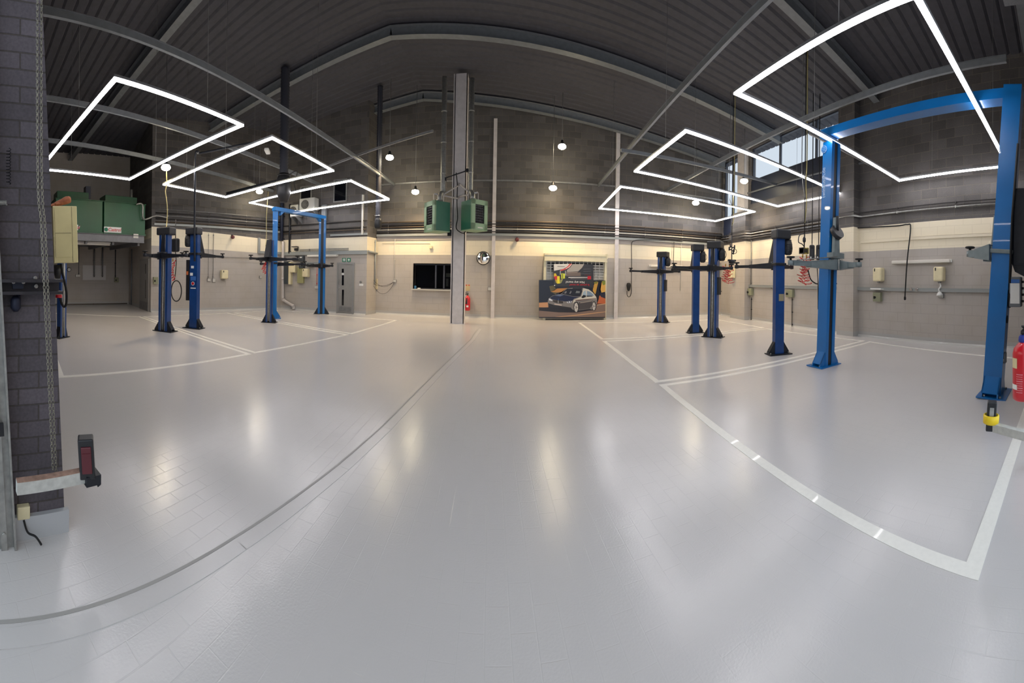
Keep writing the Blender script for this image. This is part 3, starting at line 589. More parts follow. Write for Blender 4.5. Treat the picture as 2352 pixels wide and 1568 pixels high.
def dispenser(w,x0,y0,x1,y1,lab,towel=False):
    r=wroot(w,(x0+x1)/2,y1,'soap_dispenser' if not towel else 'towel_dispenser',lab,'dispenser','cream wall dispensers'); a,b,z0,z1=w.rect(x0,y0,x1,y1)
    mb=MB(w.T); mb.box(((a+b)/2,-.11,(z0+z1)/2),(b-a,.22,z1-z0),bev=.04); mb.build('body',CREAMP,r)
    mb=MB(w.T); mb.b2((a+(b-a)*.2,-.223,z0+(z1-z0)*.72),(a+(b-a)*.32,-.215,z0+(z1-z0)*.93)); mb.build('level_window',BLK,r)
    mb=MB(w.T); mb.lathe(((a+b)/2,-.11,z0-.04),[(.04,0),(.05,.03),(.05,.05)],12); mb.build('nozzle',PIPE,r)
    if towel:
        mb=MB(w.T); c=(a+b)/2; mb.tube(smooth([(c,-.1,z0-.02),(c+.03,-.1,z0-.12),(c-.02,-.1,z0-.2),(c,-.08,z0-.27)]),[.02]*19,8); mb.lathe((c,-.09,z0-.36),[(.09,0),(.07,.05),(.03,.1)],12); mb.build('paper_towel',WHT,r)
    return r
def tubelight(w,x0,r0,x1,r1,lab):
    a=w.on(x0,r0)[0]; b=w.on(x1,r1)[0]; z=w.on((x0+x1)/2,(r0+r1)/2)[1]; r=thing('fluorescent_light',lab,'light',w.loc((a+b)/2,z,0),'unlit fluorescent wall lights')
    mb=MB(w.T); mb.b2((a,-.05,z-.03),(b,0,z+.045)); mb.build('housing',WHT,r)
    mb=MB(w.T); mb.box(((a+b)/2,-.09,z),(b-a-.03,.08,.085),bev=.02); mb.build('diffuser',TUBEOFF,r)
def isolator(w,x0,y0,x1,y1,lab,knob='left',m=None):
    r=wroot(w,(x0+x1)/2,y1,'isolator_switch',lab,'switch','grey rotary isolator switches'); a,b,z0,z1=w.rect(x0,y0,x1,y1)
    mb=MB(w.T); mb.box(((a+b)/2,-.06,(z0+z1)/2),(b-a,.12,z1-z0),bev=.012); mb.build('box',m or mat('olive_grey_plastic',S(140,142,116),.5),r)
    mb=MB(w.T); c=a+(b-a)*.3; mb.lathe((c,-.16,z0+(z1-z0)*.45),[(.03,0),(.035,.04)],14,'y'); mb.box((c,-.165,z0+(z1-z0)*.45),(.02,.03,.075)); mb.build('rotary_knob',BLK,r)
def socket(w,x0,y0,x1,y1,lab):
    r=wroot(w,(x0+x1)/2,y1,'wall_socket',lab,'socket','wall sockets'); a,b,z0,z1=w.rect(x0,y0,x1,y1)
    mb=MB(w.T); mb.box(((a+b)/2,-.025,(z0+z1)/2),(b-a,.05,z1-z0),bev=.008); mb.build('box',PIPE,r)
    mb=MB(w.T); mb.b2((a+.01,-.056,z0+.01),(b-.01,-.05,z1-.01)); mb.build('face_plate',LPIPE,r)
# ---- right wall
dispenser(WR,2014,615,2033,646,'cream soap dispenser on the right wall, left of a long fluorescent light end')
dispenser(WR,2151,613,2173,646,'cream dispenser on the right wall with a white paper towel hanging out',True)
tubelight(WR,2052,602,2187,600,'long unlit fluorescent light on the right wall above the dispensers')
isolator(WR,2010,671,2027,692,'isolator switch on the right wall under a small white tray')
mb=MB(WR.T); a,b,z0,z1=WR.rect(2009,664,2033,670); mb.box(((a+b)/2,-.12,z1),(b-a,.18,.02),bev=.005); mb.b2((a,-.22,z1),(b,-.205,z1+.03)); tag(mb.build('wall_tray',WHT),'small white tray above an isolator switch on the right wall','tray')
isolator(WR,1810,665,1825,682,'isolator switch on the right wall between the dark and bright blue posts')
isolator(WR,1721,662,1731,678,'isolator switch at the foot of the twin conduits by the far pilaster')
for x,l in((2096,'left'),(2109,'right')):
    u,z=WR.on(x,664); mb=MB(WR.T); mb.lathe((u,-.12,z),[(.035,0),(.045,.05),(.045,.07)],14,'y'); tag(mb.build('air_outlet',CHROME),f'{l} of two round metal outlets on the right wall trunking','outlet','round outlets')
socket(WR,2157,675,2169,684,'small socket under the trunking below the right towel dispenser')
pb=[WR.loc(*WR.on(1972,524),-.06),WR.loc(*WR.on(2060,519.5),-.06),WR.loc(*WR.on(2086,516),-.06),WR.loc(*WR.on(2094,524),-.06),WR.loc(*WR.on(2092,600),-.2),WR.loc(*WR.on(2087,683),-.2)]
mb=MB(); mb.tube(smooth(pb,5),.018,8); mb.lathe(pb[-1]+Vector((0,0,-.06)),[(.02,0),(.03,.02),(.03,.07),(.02,.09)],10); tag(mb.build('air_line',RUB),'black air line dropping down the right wall across the fluorescent light','pipe')
drop(WR,1722,546,659,.024,PIPE,'left of the twin vertical conduits beside the far pilaster'); drop(WR,1727,548,655,.018,PIPE,'right of the twin vertical conduits beside the far pilaster')
mb=MB(WR.T); a=WR.on(1727,655);b=WR.on(1772,657); mb.tube([(a[0],-.04,a[1]),(b[0],-.04,a[1]),(b[0]+.05,-.04,a[1]-.1)],.018,8); tag(mb.build('conduit_pipe',PIPE),'short conduit running above the trunking behind a plain blue column','pipe')
for x in(1727,1821): drop(WR,x,683,738 if x<1800 else 750,.012,RUB,'thin black cable falling to the floor below the isolator '+('by the far pilaster' if x<1800 else 'left of the bright blue lift'),name='cable',cat='cable')
drop(WR,1938,520,650,.01,PIPE,'thin vertical conduit just left of the near pilaster')
mb=MB(); mb.tube(smooth([WR.loc(*WR.on(1930,532),-.1),WR.loc(*WR.on(1934,560),-.1),WR.loc(*WR.on(1927,574),-.12),WR.loc(*WR.on(1918,577),-.2)]),.014,6); tag(mb.build('cable',RUB),'black cable curling on the wall behind the bright blue post','cable')
mb=MB(); mb.tube(smooth([WR.loc(*WR.on(1921,662),-.1),WR.loc(*WR.on(1923,652),-.12),WR.loc(*WR.on(1931,650),-.1),WR.loc(*WR.on(1935,638),-.1)]),.02,6); tag(mb.build('air_hose_tail',RUB),'short black hose tail on the right wall just right of the bright blue post','hose')
# near pilaster side wall panel line and wall bracket by the far right
mb=MB(WR.T); a=WR.on(2335,700); mb.tube(smooth([(a[0],-.03,1.5),(a[0]+.0,-.15,1.5),(a[0],-.15,1.25),(a[0],-.03,1.22)]),.012,6); tag(mb.build('wall_bracket',WHT),'small white wire bracket on the right wall near the frame edge','bracket')
trunk(WR,1978,2290,2150,540,548,.03,mat('cream_duct_paint',CREAM,.6),'thin painted-over duct across the cream band of the right wall',u1=15.0)
# towel dispenser on far pilaster
a,b=WR.on(1690,628)[0],WR.on(1698,628)[0]; zt,zb=WR.on(1690,617)[1],WR.on(1690,639)[1]
r=thing('soap_dispenser','cream dispenser on the far pilaster behind red coil hoses','dispenser',WR.loc(jf[0]+.25,zb,-.26),'cream wall dispensers')
mb=MB(WR.T); mb.box((jf[0]+.25,-.36,(zt+zb)/2),(.28,.2,zt-zb),bev=.03); mb.build('body',CREAMP,r)
# ---- back wall
# serving hatch
mb=MB(WE.T); mb.b2((hu0-.02,.0,hz0),(hu0+.0,.2,hz1)); mb.b2((hu0-.02,0,hz1),(HU1,.2,hz1+.02)); o=mb.build('window_3',FRM); o['kind']='structure'
mb=MB(WE.T); mb.b2((hu0-.05,-.12,hz0-.05),(HU1+.02,.2,hz0)); mb.build('window_sill',LPIPE,o)
mb=MB(WE.T)
for px in(999.5,1018.5):
    u=WE.on(px,640)[0]; mb.b2((u-.03,.1,hz0),(u+.03,.15,hz1))
mb.b2((hu0,.1,hz1-.04),(HU1,.15,hz1)); mb.b2((hu0,.1,hz0),(HU1,.15,hz0+.03)); mb.build('window_frame',FRM,o)
mb=MB(WE.T); mb.b2((hu0,.12,hz0),(HU1,.125,hz1)); mb.build('pane',GLASS,o)
# dim room behind the hatch
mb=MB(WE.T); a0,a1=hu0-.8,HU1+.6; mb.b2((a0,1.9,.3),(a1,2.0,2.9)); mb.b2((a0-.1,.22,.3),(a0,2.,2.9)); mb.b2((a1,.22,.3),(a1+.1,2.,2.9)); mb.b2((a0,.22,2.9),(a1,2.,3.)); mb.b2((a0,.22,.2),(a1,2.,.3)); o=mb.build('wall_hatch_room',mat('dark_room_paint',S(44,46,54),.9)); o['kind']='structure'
for i,(x0,y0,x1,y1) in enumerate(((1004,626,1016,636),(1004,640,1010,660),(1024,622,1033,636))):
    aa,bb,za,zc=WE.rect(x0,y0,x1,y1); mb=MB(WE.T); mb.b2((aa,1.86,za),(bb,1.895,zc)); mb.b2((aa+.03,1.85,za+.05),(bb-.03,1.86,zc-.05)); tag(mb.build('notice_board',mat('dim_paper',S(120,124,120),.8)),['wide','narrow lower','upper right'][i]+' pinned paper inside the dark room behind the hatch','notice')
aa,bb,za,zc=WE.rect(952,654,957,662); mb=MB(WE.T); mb.lathe(((aa+bb)/2,-.04,hz0),[(.035,0),(.04,.01),(.042,.11),(.036,.12)],16); tag(mb.build('paper_cup',mat('blue_cup_plastic',S(50,110,150),.4)),'small blue cup at the left end of the hatch sill','cup')
aa,bb,_,_=WE.rect(960,660,966,664); mb=MB(WE.T); mb.box(((aa+bb)/2,-.03,hz0+.02),(.12,.08,.04),bev=.015); tag(mb.build('folded_cloth',WHT),'small white folded cloth on the hatch sill beside the blue cup','cloth')
# mirror
u,z=WE.on(1110.5,593); r=thing('convex_mirror','round convex mirror on the back wall right of the steel column','mirror',WE.loc(u,z,-.1))
mb=MB(WE.T); prof=[(.24*math.sin(a),-.10-.09*math.cos(a*1.0)) for a in[R(k*9) for k in range(0,11)]]; mb.lathe((u,0,z),[(max(p[0],.002),p[1]) for p in prof],32,'y'); mb.build('mirror_dome',MIRR,r)
mb=MB(WE.T); mb.tube([(u+.245*math.cos(k*PI/16),-.1,z+.245*math.sin(k*PI/16)) for k in range(32)],.018,8,closed=True); mb.build('rim',BLK,r)
mb=MB(WE.T); mb.cyl((u,-.1,z),(u,0,z),.04); mb.build('wall_mount',BLK,r)
# sirens
def siren(w,px,py,lab,rad=.09):
    u,z=w.on(px,py); r=thing('alarm_siren',lab,'siren',w.loc(u,z,0),'dark red alarm sirens')
    mb=MB(w.T); mb.lathe((u,-.18,z),[(rad*.55,0),(rad,.03),(rad,.1),(rad*.8,.12),(rad*.5,.17)],18,'y'); mb.build('body',mat('dark_red_plastic',S(88,36,40),.5),r)
    mb=MB(w.T); mb.b2((u-.02,-.1,z+rad*.8),(u+.02,0,z+rad*1.4)); mb.build('bracket',BLK,r)
siren(WE,1187.5,551,'dark red alarm siren on the back wall above and right of the mirror',.075); siren(WA,532,545,'dark red alarm siren on the left wall near the ceiling conduits',.075)
wbox(WE,986.5,564,993,571,.07,CREAMP,'sensor_box','small beige sensor box on the cream band above the hatch','sensor')
mb=MB(WE.T); a=WE.on(878,559);b=WE.on(988,557); mb.tube([(a[0],-.02,a[1]),(b[0],-.02,a[1]),(b[0],-.02,a[1]-.15)],.008,6); tag(mb.build('cable',LPIPE),'thin cream cable running to the sensor box above the hatch','cable')
socket(WE,1120.5,659,1129,667,'small grey socket beside the narrow post right of the mirror')
# wires near office corner
drop(WE,908,549,644,.009,LPIPE,'thin vertical cable left of the hatch, down to a small socket',name='cable',cat='cable')
socket(WE,904,642,911,648,'small socket left of the hatch with loose wires hanging from it')
for k,(x1,y1,x2,y2,sg) in enumerate(((872,643,906,645,.25),(872,652,907,646,.12),(873,656,908,645,.42))):
    mb=MB(); p=WE.loc(*WE.on(x1,y1),-.03) if x1>877 else WC.loc(.5,WE.on(x1,y1)[1],-.03); q=WE.loc(*WE.on(x2,y2),-.03); mb.tube(arc(p,q,sg,14),.007,5); tag(mb.build('loose_wire',DPIPE),['shallowest','middle','deepest'][k]+' of the loose grey wires sagging across the corner left of the hatch','wire')
# extinguisher and signs
def extinguisher(root,c,s=1.,fs=1,dirx=-1):
    c=Vector(c); mb=MB(Matrix.Translation(c)@Matrix.Scale(s,4)); mb.lathe((0,0,0),[(.07,0),(.083,.012),(.085,.04),(.085,.36),(.075,.405),(.045,.44),(.028,.455),(.028,.47)],24); cy=mb.build('cylinder',RED,root)
    mb=MB(Matrix.Translation(c)@Matrix.Scale(s,4)); mb.cyl((0,0,.465),(0,0,.52),.022,12); mb.box((dirx*.03,0,.535),(.12,.03,.02)); mb.box((dirx*.045,0,.565),(.12,.025,.012),rot=Matrix.Rotation(.25*dirx,3,'Y')); mb.build('valve_head',BLK,root)
    mb=MB(Matrix.Translation(c)@Matrix.Scale(s,4)); mb.tube(smooth([(dirx*.03,-.01,.5),(dirx*.1,-.03,.47),(dirx*.1,-.05,.35),(dirx*.085,-.06,.2),(dirx*.06,-.085,.08)]),[.012]*15+[.016]*10 if False else .013,8); mb.build('discharge_hose',RUB,root)
    return cy
u,z=WE.on(1074.5,712); ex=thing('fire_extinguisher','red fire extinguisher with black horn on the back wall right of the steel column','fire extinguisher',WE.loc(u,z,-.13))
p=WE.loc(u,z,-.13); extinguisher(ex,p,1.22)
mb=MB(); mb.tube([p+Vector((-.02,-.12,.48)),p+Vector((-.03,-.13,.25))],[.02,.035],10); mb.build('horn',BLK,ex)
mb=MB(); mb.b2(p+Vector((-.03,-.108,.13)),p+Vector((.05,-.104,.2))); mb.build('label',WHT,ex)
mb=MB(); mb.b2(p+Vector((-.03,0,.4)),p+Vector((.03,.13,.44))); mb.build('wall_bracket',BLK,ex)
sg=wbox(WE,1069.5,653,1079.5,668,.006,mat('photoluminescent_sign',S(196,176,130),.5),'safety_sign','pair of small fire safety signs above the back wall extinguisher','sign',bev=0)
for x in(1070,1076): wbox(WE,x,653.5,x+2.6,656,.009,RED,'sign_symbol','','',bev=0,parent=sg,d0=.006)
# ---- roller shutter
WS=Wall((-5.45,13.14),(9.05,13.14))
sx0,sx1=WS.on(1250,660)[0],WS.on(1393.5,660)[0]; szt=WS.on(1320,582.5)[1]; szb=WS.on(1320,599.5)[1]
sh=thing('roller_shutter','cream roller shutter with mesh grille on the back wall, behind two posters','roller shutter',WS.loc((sx0+sx1)/2,0,.2))
mb=MB(WS.T); mb.b2((sx0,.02,szb),(sx1,.355,szt)); mb.b2((sx0-.01,.01,szb-.01),(sx1+.02,.03,szb+.02)); mb.b2((sx0-.01,.0,szt-.07),(sx1+.02,.02,szt-.055)); mb.b2((sx1-.02,-.01,szt-.16),(sx1+.03,.3,szt+.02)); mb.build('housing',CREAMS,sh)
for a in(sx0-.02,sx1-.07):
    mb=MB(WS.T); mb.b2((a,.08,0),(a+.09,.30,szb)); mb.build('guide_rail',CREAMS,sh)
mb=MB(WS.T); nb=15; zt0=szb-.02; mb.b2((sx0+.06,.22,.12),(sx1-.06,.235,szb-.4))
k=0; z=szb-.04
while z>1.3:
    mb.b2((sx0+.06,.16,z-.012),(sx1-.06,.19,z+.012)); z-=.105; k+=1
for k in range(nb): u=sx0+.1+(sx1-sx0-.2)*k/(nb-1); mb.b2((u-.014,.165,1.2),(u+.014,.185,szb))
mb.build('mesh_grille',LPIPE,sh)
mb=MB(WS.T); mb.b2((sx0+.06,.3,.0),(sx1-.06,.355,szb)); mb.build('dark_backing',BLK,sh)
u1_=WS.on(1267.5,630)[0];u2_=WS.on(1272,630)[0];u3_=WS.on(1362.5,630)[0];u4_=WS.on(1367,630)[0]
mb=MB(WS.T); mb.b2((sx0+.07,.25,1.2),(u1_,.29,szb-.12)); mb.b2((u2_,.25,1.2),(u3_,.29,szb-.12)); mb.b2((u4_,.25,1.2),(sx1-.07,.29,szb-.12)); mb.build('slat_panel',mat('shutter_slat_grey',S(170,166,158),.5),sh)
mb=MB(WS.T); mb.b2((sx0+.06,.1,.03),(sx1-.06,.26,.14)); mb.build('bottom_bar',mat('shutter_bar_grey',S(158,152,140),.5),sh)
# ---- posters
PC={}
def pm(r,g,b): return mat('print_%d_%d_%d'%(r,g,b),S(r,g,b),.35)
def poster(name,lab,wl,zoomfn,outline,layers,thick=.012,parent=None,off=0.):
    mb=MB(wl.T); mats=[pm(*outline[0])]; q=[zoomfn(*p) for p in outline[1]]
    mb.prism([(a,b) for a,b in q],'y',-off-thick,-off); k=0
    for col,pts in layers:
        m=pm(*col)
        if m not in mats: mats.append(m)
        mb.mi=mats.index(m); k+=1; y=-off-thick-.0004*k-.0002
        vs=[mb._v((*(lambda t:(t[0],y,t[1]))(zoomfn(*p)),)) for p in pts]; f=mb._f(vs)
    if True:
        fs=[f for f in mb.bm.faces if len(f.verts)>4]; bmesh.ops.triangulate(mb.bm,faces=fs)
    o=mb.build(name,mats); return tag(o,lab,'poster')
def zp(X,Y): return WS.on(1230+X/9.506,575+Y/9.506)
def ell(cx,cy,rx,ry,n=20,a0=0,a1=2*PI): return [(cx+rx*math.cos(a0+(a1-a0)*i/n),cy+ry*math.sin(a0+(a1-a0)*i/n)) for i in range(n)]
car=[((92,84,52),[(300,780),(400,760),(480,900),(440,960),(330,900)]),((176,124,66),[(470,830),(700,820),(600,900),(480,920),(330,900),(420,870)]),
((190,146,62),[(1255,800),(1300,690),(1370,690),(1350,850),(1300,960),(1250,880)]),((120,120,48),[(1270,690),(1350,670),(1350,720),(1280,730)]),
((206,160,80),[(1420,690),(1525,660),(1525,900),(1440,920),(1400,800)]),((120,130,50),[(1440,670),(1525,660),(1525,740),(1470,760)]),((184,96,56),[(1390,980),(1525,1040),(1525,1160),(1340,1160),(1380,1060)]),((40,40,56),[(1410,930),(1525,940),(1525,1050),(1420,1010)]),
((16,18,30),[(1380,650),(1450,655),(1400,800),(1395,980),(1350,1150),(1300,1000),(1330,850)]),
((196,146,106),[(76,1140),(270,1130),(280,1240),(76,1245)]),((126,106,96),[(76,1240),(800,1290),(1345,1185),(1525,1160),(1525,1449),(76,1449)]),
((196,160,126),[(1340,1180),(1525,1155),(1525,1172),(1340,1196)]),((30,28,36),[(78,1240),(300,1245),(830,1290),(1180,1270),(1300,1300),(1180,1312),(900,1355),(500,1350),(78,1312)]),
((196,152,112),[(420,1449),(900,1400),(1525,1330),(1525,1344),(950,1415),(560,1449)]),
((126,122,120),[(268,1100),(290,1045),(370,985),(480,955),(560,945),(640,860),(700,822),(850,812),(1040,818),(1160,850),(1250,920),(1300,980),(1338,1050),(1340,1150),(1320,1200),(1230,1290),(1180,1275),(940,1305),(830,1300),(760,1260),(440,1235),(300,1230),(268,1170)]),
((70,66,68),[(960,1120),(1240,1090),(1230,1200),(1180,1270),(950,1295),(930,1180)]),((150,142,134),[(970,1130),(1230,1095),(1230,1110),(975,1150)]),
((200,196,184),[(830,1080),(1000,1005),(1040,820),(1160,850),(1250,920),(1320,1010),(1335,1060),(960,1085),(850,1120),(810,1160)]),
((20,30,62),[(320,1030),(370,995),(480,960),(560,955),(830,1010),(960,1010),(840,1050),(800,1100),(640,1112),(400,1075),(330,1055)]),((96,110,140),[(420,985),(500,962),(620,970),(540,1000)]),
((18,22,36),[(570,945),(640,872),(690,832),(1000,842),(1020,890),(975,1000),(820,1000)]),((36,34,40),[(820,815),(1010,820),(1030,850),(800,835)]),
((120,120,124),[(620,930),(665,880),(680,905),(660,940)]),((120,120,124),[(735,940),(770,875),(785,905),(760,945)]),((110,116,120),[(870,930),(890,880),(970,890),(960,930)]),
((150,172,190),[(1020,1000),(1040,905),(1090,872),(1110,1000)]),((120,140,160),[(1120,880),(1190,900),(1250,950),(1280,985),(1120,990)]),((30,34,44),[(1115,985),(1250,990),(1240,1002),(1115,1010)]),
((22,22,26),[(995,1025),(1020,990),(1050,968),(1100,985),(1095,1015),(1030,1040)]),((90,60,54),[(870,1080),(1330,1040),(1330,1052),(870,1100)]),
((56,50,46),[(375,1085),(480,1085),(600,1112),(600,1155),(480,1150),(385,1120)]),((196,180,170),[(410,1155),(570,1180),(570,1206),(410,1182)]),((36,34,38),[(270,1150),(410,1190),(640,1225),(770,1245),(800,1290),(620,1265),(300,1235)]),
((216,222,232),[(285,1052),(320,1050),(372,1085),(360,1100),(300,1090)]),((210,216,224),[(676,1125),(720,1105),(795,1105),(775,1140),(690,1145)]),((60,64,80),ell(715,1123,14,14,10)),((60,64,80),ell(762,1121,14,14,10)),
((24,24,28),ell(888,1235,60,122)),((206,202,196),ell(885,1240,42,102)),((90,88,90),ell(885,1240,12,30,12)),((24,24,28),ell(1275,1212,46,105)),((200,196,190),ell(1272,1216,34,88)),((90,88,90),ell(1272,1216,10,26,12)),
((236,236,236),[(490,1090),(496,1090),(496,1150),(490,1150)]),((60,90,150),ell(498,1065,11,7,10))]
car+=[((120,116,116),[(885+42*.25*math.cos(a),1240+102*.25*math.sin(a)),(885+42*.95*math.cos(a-.1),1240+102*.95*math.sin(a-.1)),(885+42*.95*math.cos(a+.1),1240+102*.95*math.sin(a+.1))]) for a in[k*2*PI/7 for k in range(7)]]
car+=[((120,116,116),[(1272+34*.25*math.cos(a),1216+88*.25*math.sin(a)),(1272+34*.95*math.cos(a-.1),1216+88*.95*math.sin(a-.1)),(1272+34*.95*math.cos(a+.1),1216+88*.95*math.sin(a+.1))]) for a in[k*2*PI/7 for k in range(7)]]
poster('car_poster','large poster of a silver estate car on an autumn road, leaning on the shutter',WS,zp,((20,26,42),[(74,645),(1520,655),(1522,1470),(74,1470)]),car)
hw=[((206,206,202),[(402,298),(760,290),(700,350),(600,405),(402,445)]),((196,70,66),[(740,292),(800,292),(745,365),(650,420),(540,455),(540,425),(650,385),(710,335)]),((232,226,220),[(775,300),(790,300),(735,365),(660,405),(650,400),(725,355)]),
((160,156,150),[(810,298),(1060,298),(1010,380),(930,455),(690,470),(680,430),(760,365)]),((110,98,92),[(690,475),(980,480),(985,560),(660,560)]),((128,116,108),[(670,470),(930,462),(900,490),(690,500)]),
((206,180,40),[(402,500),(440,500),(470,560),(400,570)]),((196,40,48),[(402,570),(470,550),(480,620),(430,660)]),((230,214,40),[(470,560),(525,560),(530,720),(470,725)]),((206,214,60),[(560,500),(640,505),(640,610),(560,620)]),((60,64,60),[(585,510),(600,510),(600,610),(585,615)]),((180,160,60),[(430,640),(470,640),(470,720),(440,700)]),((150,150,96),[(540,640),(600,620),(560,710),(530,720)]),((170,170,166),[(530,440),(548,440),(550,520),(530,540)]),((150,150,150),[(640,440),(665,445),(670,530),(645,560)]),
((180,30,44),[(1130,560),(1208,560),(1208,632),(1130,632)]),((90,92,98),[(1040,405),(1200,400),(1200,410),(1040,415)]),((90,92,98),[(1040,455),(1200,450),(1200,460),(1040,465)]),((90,92,98),[(980,505),(1200,500),(1200,508),(980,515)]),((104,62,62),[(1060,530),(1205,528),(1205,538),(1060,540)]),
((220,218,216),[(715,580),(1130,580),(1130,592),(715,598)]),((160,158,156),[(760,612),(1130,612),(1130,618),(760,620)]),((110,112,112),[(480,340),(640,345),(630,356),(470,352)]),((232,232,230),ell(415,762,14,10,10))]
up=poster('banner_poster','dark advertising poster hung upside down over the top of the car poster',WS,zp,((48,50,56),[(397,295),(1258,300),(1265,812),(394,778)]),hw,off=.016)
def wtext(s,w,px,py,size,m,parent,rot=0.,off=.04,name='lettering'):
    u,z=w.on(px,py); P=w.loc(u,z,-off); T=Matrix(((w.d.x,0,-w.n.x,P.x),(w.d.y,0,-w.n.y,P.y),(0,1,0,P.z),(0,0,0,1)))@Matrix.Rotation(rot,4,'Z'); return text(s,size,T,m,parent,name)
wtext('Not any more!',WS,1230+860/9.506,575+692/9.506,.12,WHT,up,PI); wtext('Is power an issue?',WS,1230+955/9.506,575+752/9.506,.105,RED,up,PI)
# hanging pendant control and cable on the back wall
mb=MB(); c=[(1565,555),(1530,552),(1480,551),(1456,553),(1449,562),(1449,600),(1448.5,640),(1448,672),(1444,681),(1439,678),(1438.5,668)]
mb.tube(smooth([WE.loc(*WE.on(*p),-.09) for p in c],5),.014,6); cbl=tag(mb.build('pendant_cable',RUB),'black cable looping down the back wall right of the shutter','cable')
p=WE.loc(*WE.on(1442,667),-.1); mb=MB(); mb.lathe(p,[(.03,-.02),(.06,.04),(.09,.2),(.08,.28),(.04,.31)],14); tag(mb.build('pendant_control',RUB),'black pendant control hanging on the back wall right of the shutter','control')
drop(WE,1564,557,667,.011,LPIPE,'thin pale vertical conduit behind the farthest right lift column',off=.03)
mb=MB(); a=WE.loc(*WE.on(1546,556),-.1); b=WE.loc(*WE.on(1544,610),-.1); mb.tube([a,b],.014,6); tag(mb.build('air_line',RUB),'short black line hanging left of the pale vertical conduit','cable')
tubelight(WE,1491,610,1566,613,'unlit fluorescent light behind the farthest right lift column')
mb=MB(WE.T); a=WE.on(1652,570); mb.tube([(WE.on(1664,565)[0]-.3,-.05,3.0),(WE.on(1664,565)[0]-.3,-.05,1.2),(WE.on(1664,565)[0]-.22,-.05,1.08),(WE.on(1664,565)[0]-.02,-.05,1.06)],.02,8); tag(mb.build('conduit_pipe',DPIPE),'dark vertical conduit in the far right corner bending towards the wall','pipe')
# ---- office wall
a,b,z0,z1=WB.rect(775.5,604,813,721)
r=MB(WB.T); r.b2((a-.02,-.05,0),(a+.05,0,z1-.05)); r.b2((b-.05,-.05,0),(b+.02,0,z1-.05)); r.b2((a-.02,-.05,z1-.05),(b+.02,0,z1+.02)); dr=r.build('door_1',mat('door_frame_grey',S(138,138,136),.5)); dr['kind']='structure'
mb=MB(WB.T); mb.b2((a+.05,-.03,.03),(b-.05,-.005,z1-.05)); dl=mb.build('door_leaf',GREYD,dr)
for y0,y1 in((617,626),(632,655),(665,701)):
    aa,bb,za,zb_=WB.rect(786,y0,790.5,y1); mb=MB(WB.T); mb.b2((aa,-.033,za),(bb,-.028,zb_)); mb.build('vision_panel',DARKGL,dl)
aa,bb,za,zb_=WB.rect(780.5,643,782.5,662); mb=MB(WB.T); mb.tube([(aa,-.03,za),(aa,-.08,za),(aa,-.08,zb_),(aa,-.03,zb_)],.012,8); mb.build('door_handle',CHROME,dl)
aa,bb,za,zb_=WB.rect(786,627,791,631); mb=MB(WB.T); mb.b2((aa,-.036,za),(bb,-.032,zb_)); mb.build('door_sign',WHT,dl)
mb=MB(WB.T); mb.b2((a+.1,-.033,.08),(b-.1,-.029,.28)); mb.build('kick_plate',PIPE,dl); mb=MB(WB.T); mb.b2((a+.05,-.03,.0),(b-.05,-.01,.025)); mb.build('threshold_strip',BLK,dl)
def exit_sign(x0,x1,arrow,lab):
    o=wbox(WB,x0,592.5,x1,601,.02,GRN,'exit_sign',lab,'sign',bev=0)
    aa,bb,za,zb_=WB.rect(x0,592.5,x1,601); mb=MB(WB.T); y=-.024; h=zb_-za; w_=bb-aa
    if arrow: mb.prism([(aa+w_*.5,zb_-h*.12),(aa+w_*.82,zb_-h*.5),(aa+w_*.62,zb_-h*.5),(aa+w_*.62,za+h*.12),(aa+w_*.38,za+h*.12),(aa+w_*.38,zb_-h*.5),(aa+w_*.18,zb_-h*.5)],'y',y,-.02)
    else:
        mb.b2((aa+w_*.62,y,za+h*.15),(aa+w_*.85,-.02,zb_-h*.15)); mb.lathe((aa+w_*.35,y,zb_-h*.25),[(.018,0),(.018,.004)],10,'y')
        mb.prism([(aa+w_*.2,za+h*.15),(aa+w_*.3,za+h*.45),(aa+w_*.22,za+h*.65),(aa+w_*.5,za+h*.68),(aa+w_*.52,za+h*.6),(aa+w_*.4,za+h*.55),(aa+w_*.5,za+h*.15),(aa+w_*.42,za+h*.15),(aa+w_*.36,za+h*.4),(aa+w_*.27,za+h*.15)],'y',y,-.02)
    mb.build('pictogram',WHT,o)
exit_sign(786.3,794.5,False,'left green exit sign with running figure above the grey door'); exit_sign(798,805.5,True,'right green exit sign with white arrow above the grey door')
wbox(WB,825,651.5,834.5,656,.01,WHT,'notice_plate','small white notice right of the grey door','notice',bev=0); 
u,z=WB.on(829,647.5); mb=MB(WB.T); mb.lathe((u,-.05,z),[(.04,0),(.05,.02),(.05,.05)],14,'y'); tag(mb.build('door_release_button',PIPE),'round grey button above the small white notice','button')
tubelight(WB,708,588,777,587,'unlit fluorescent light behind the right arched lift post')
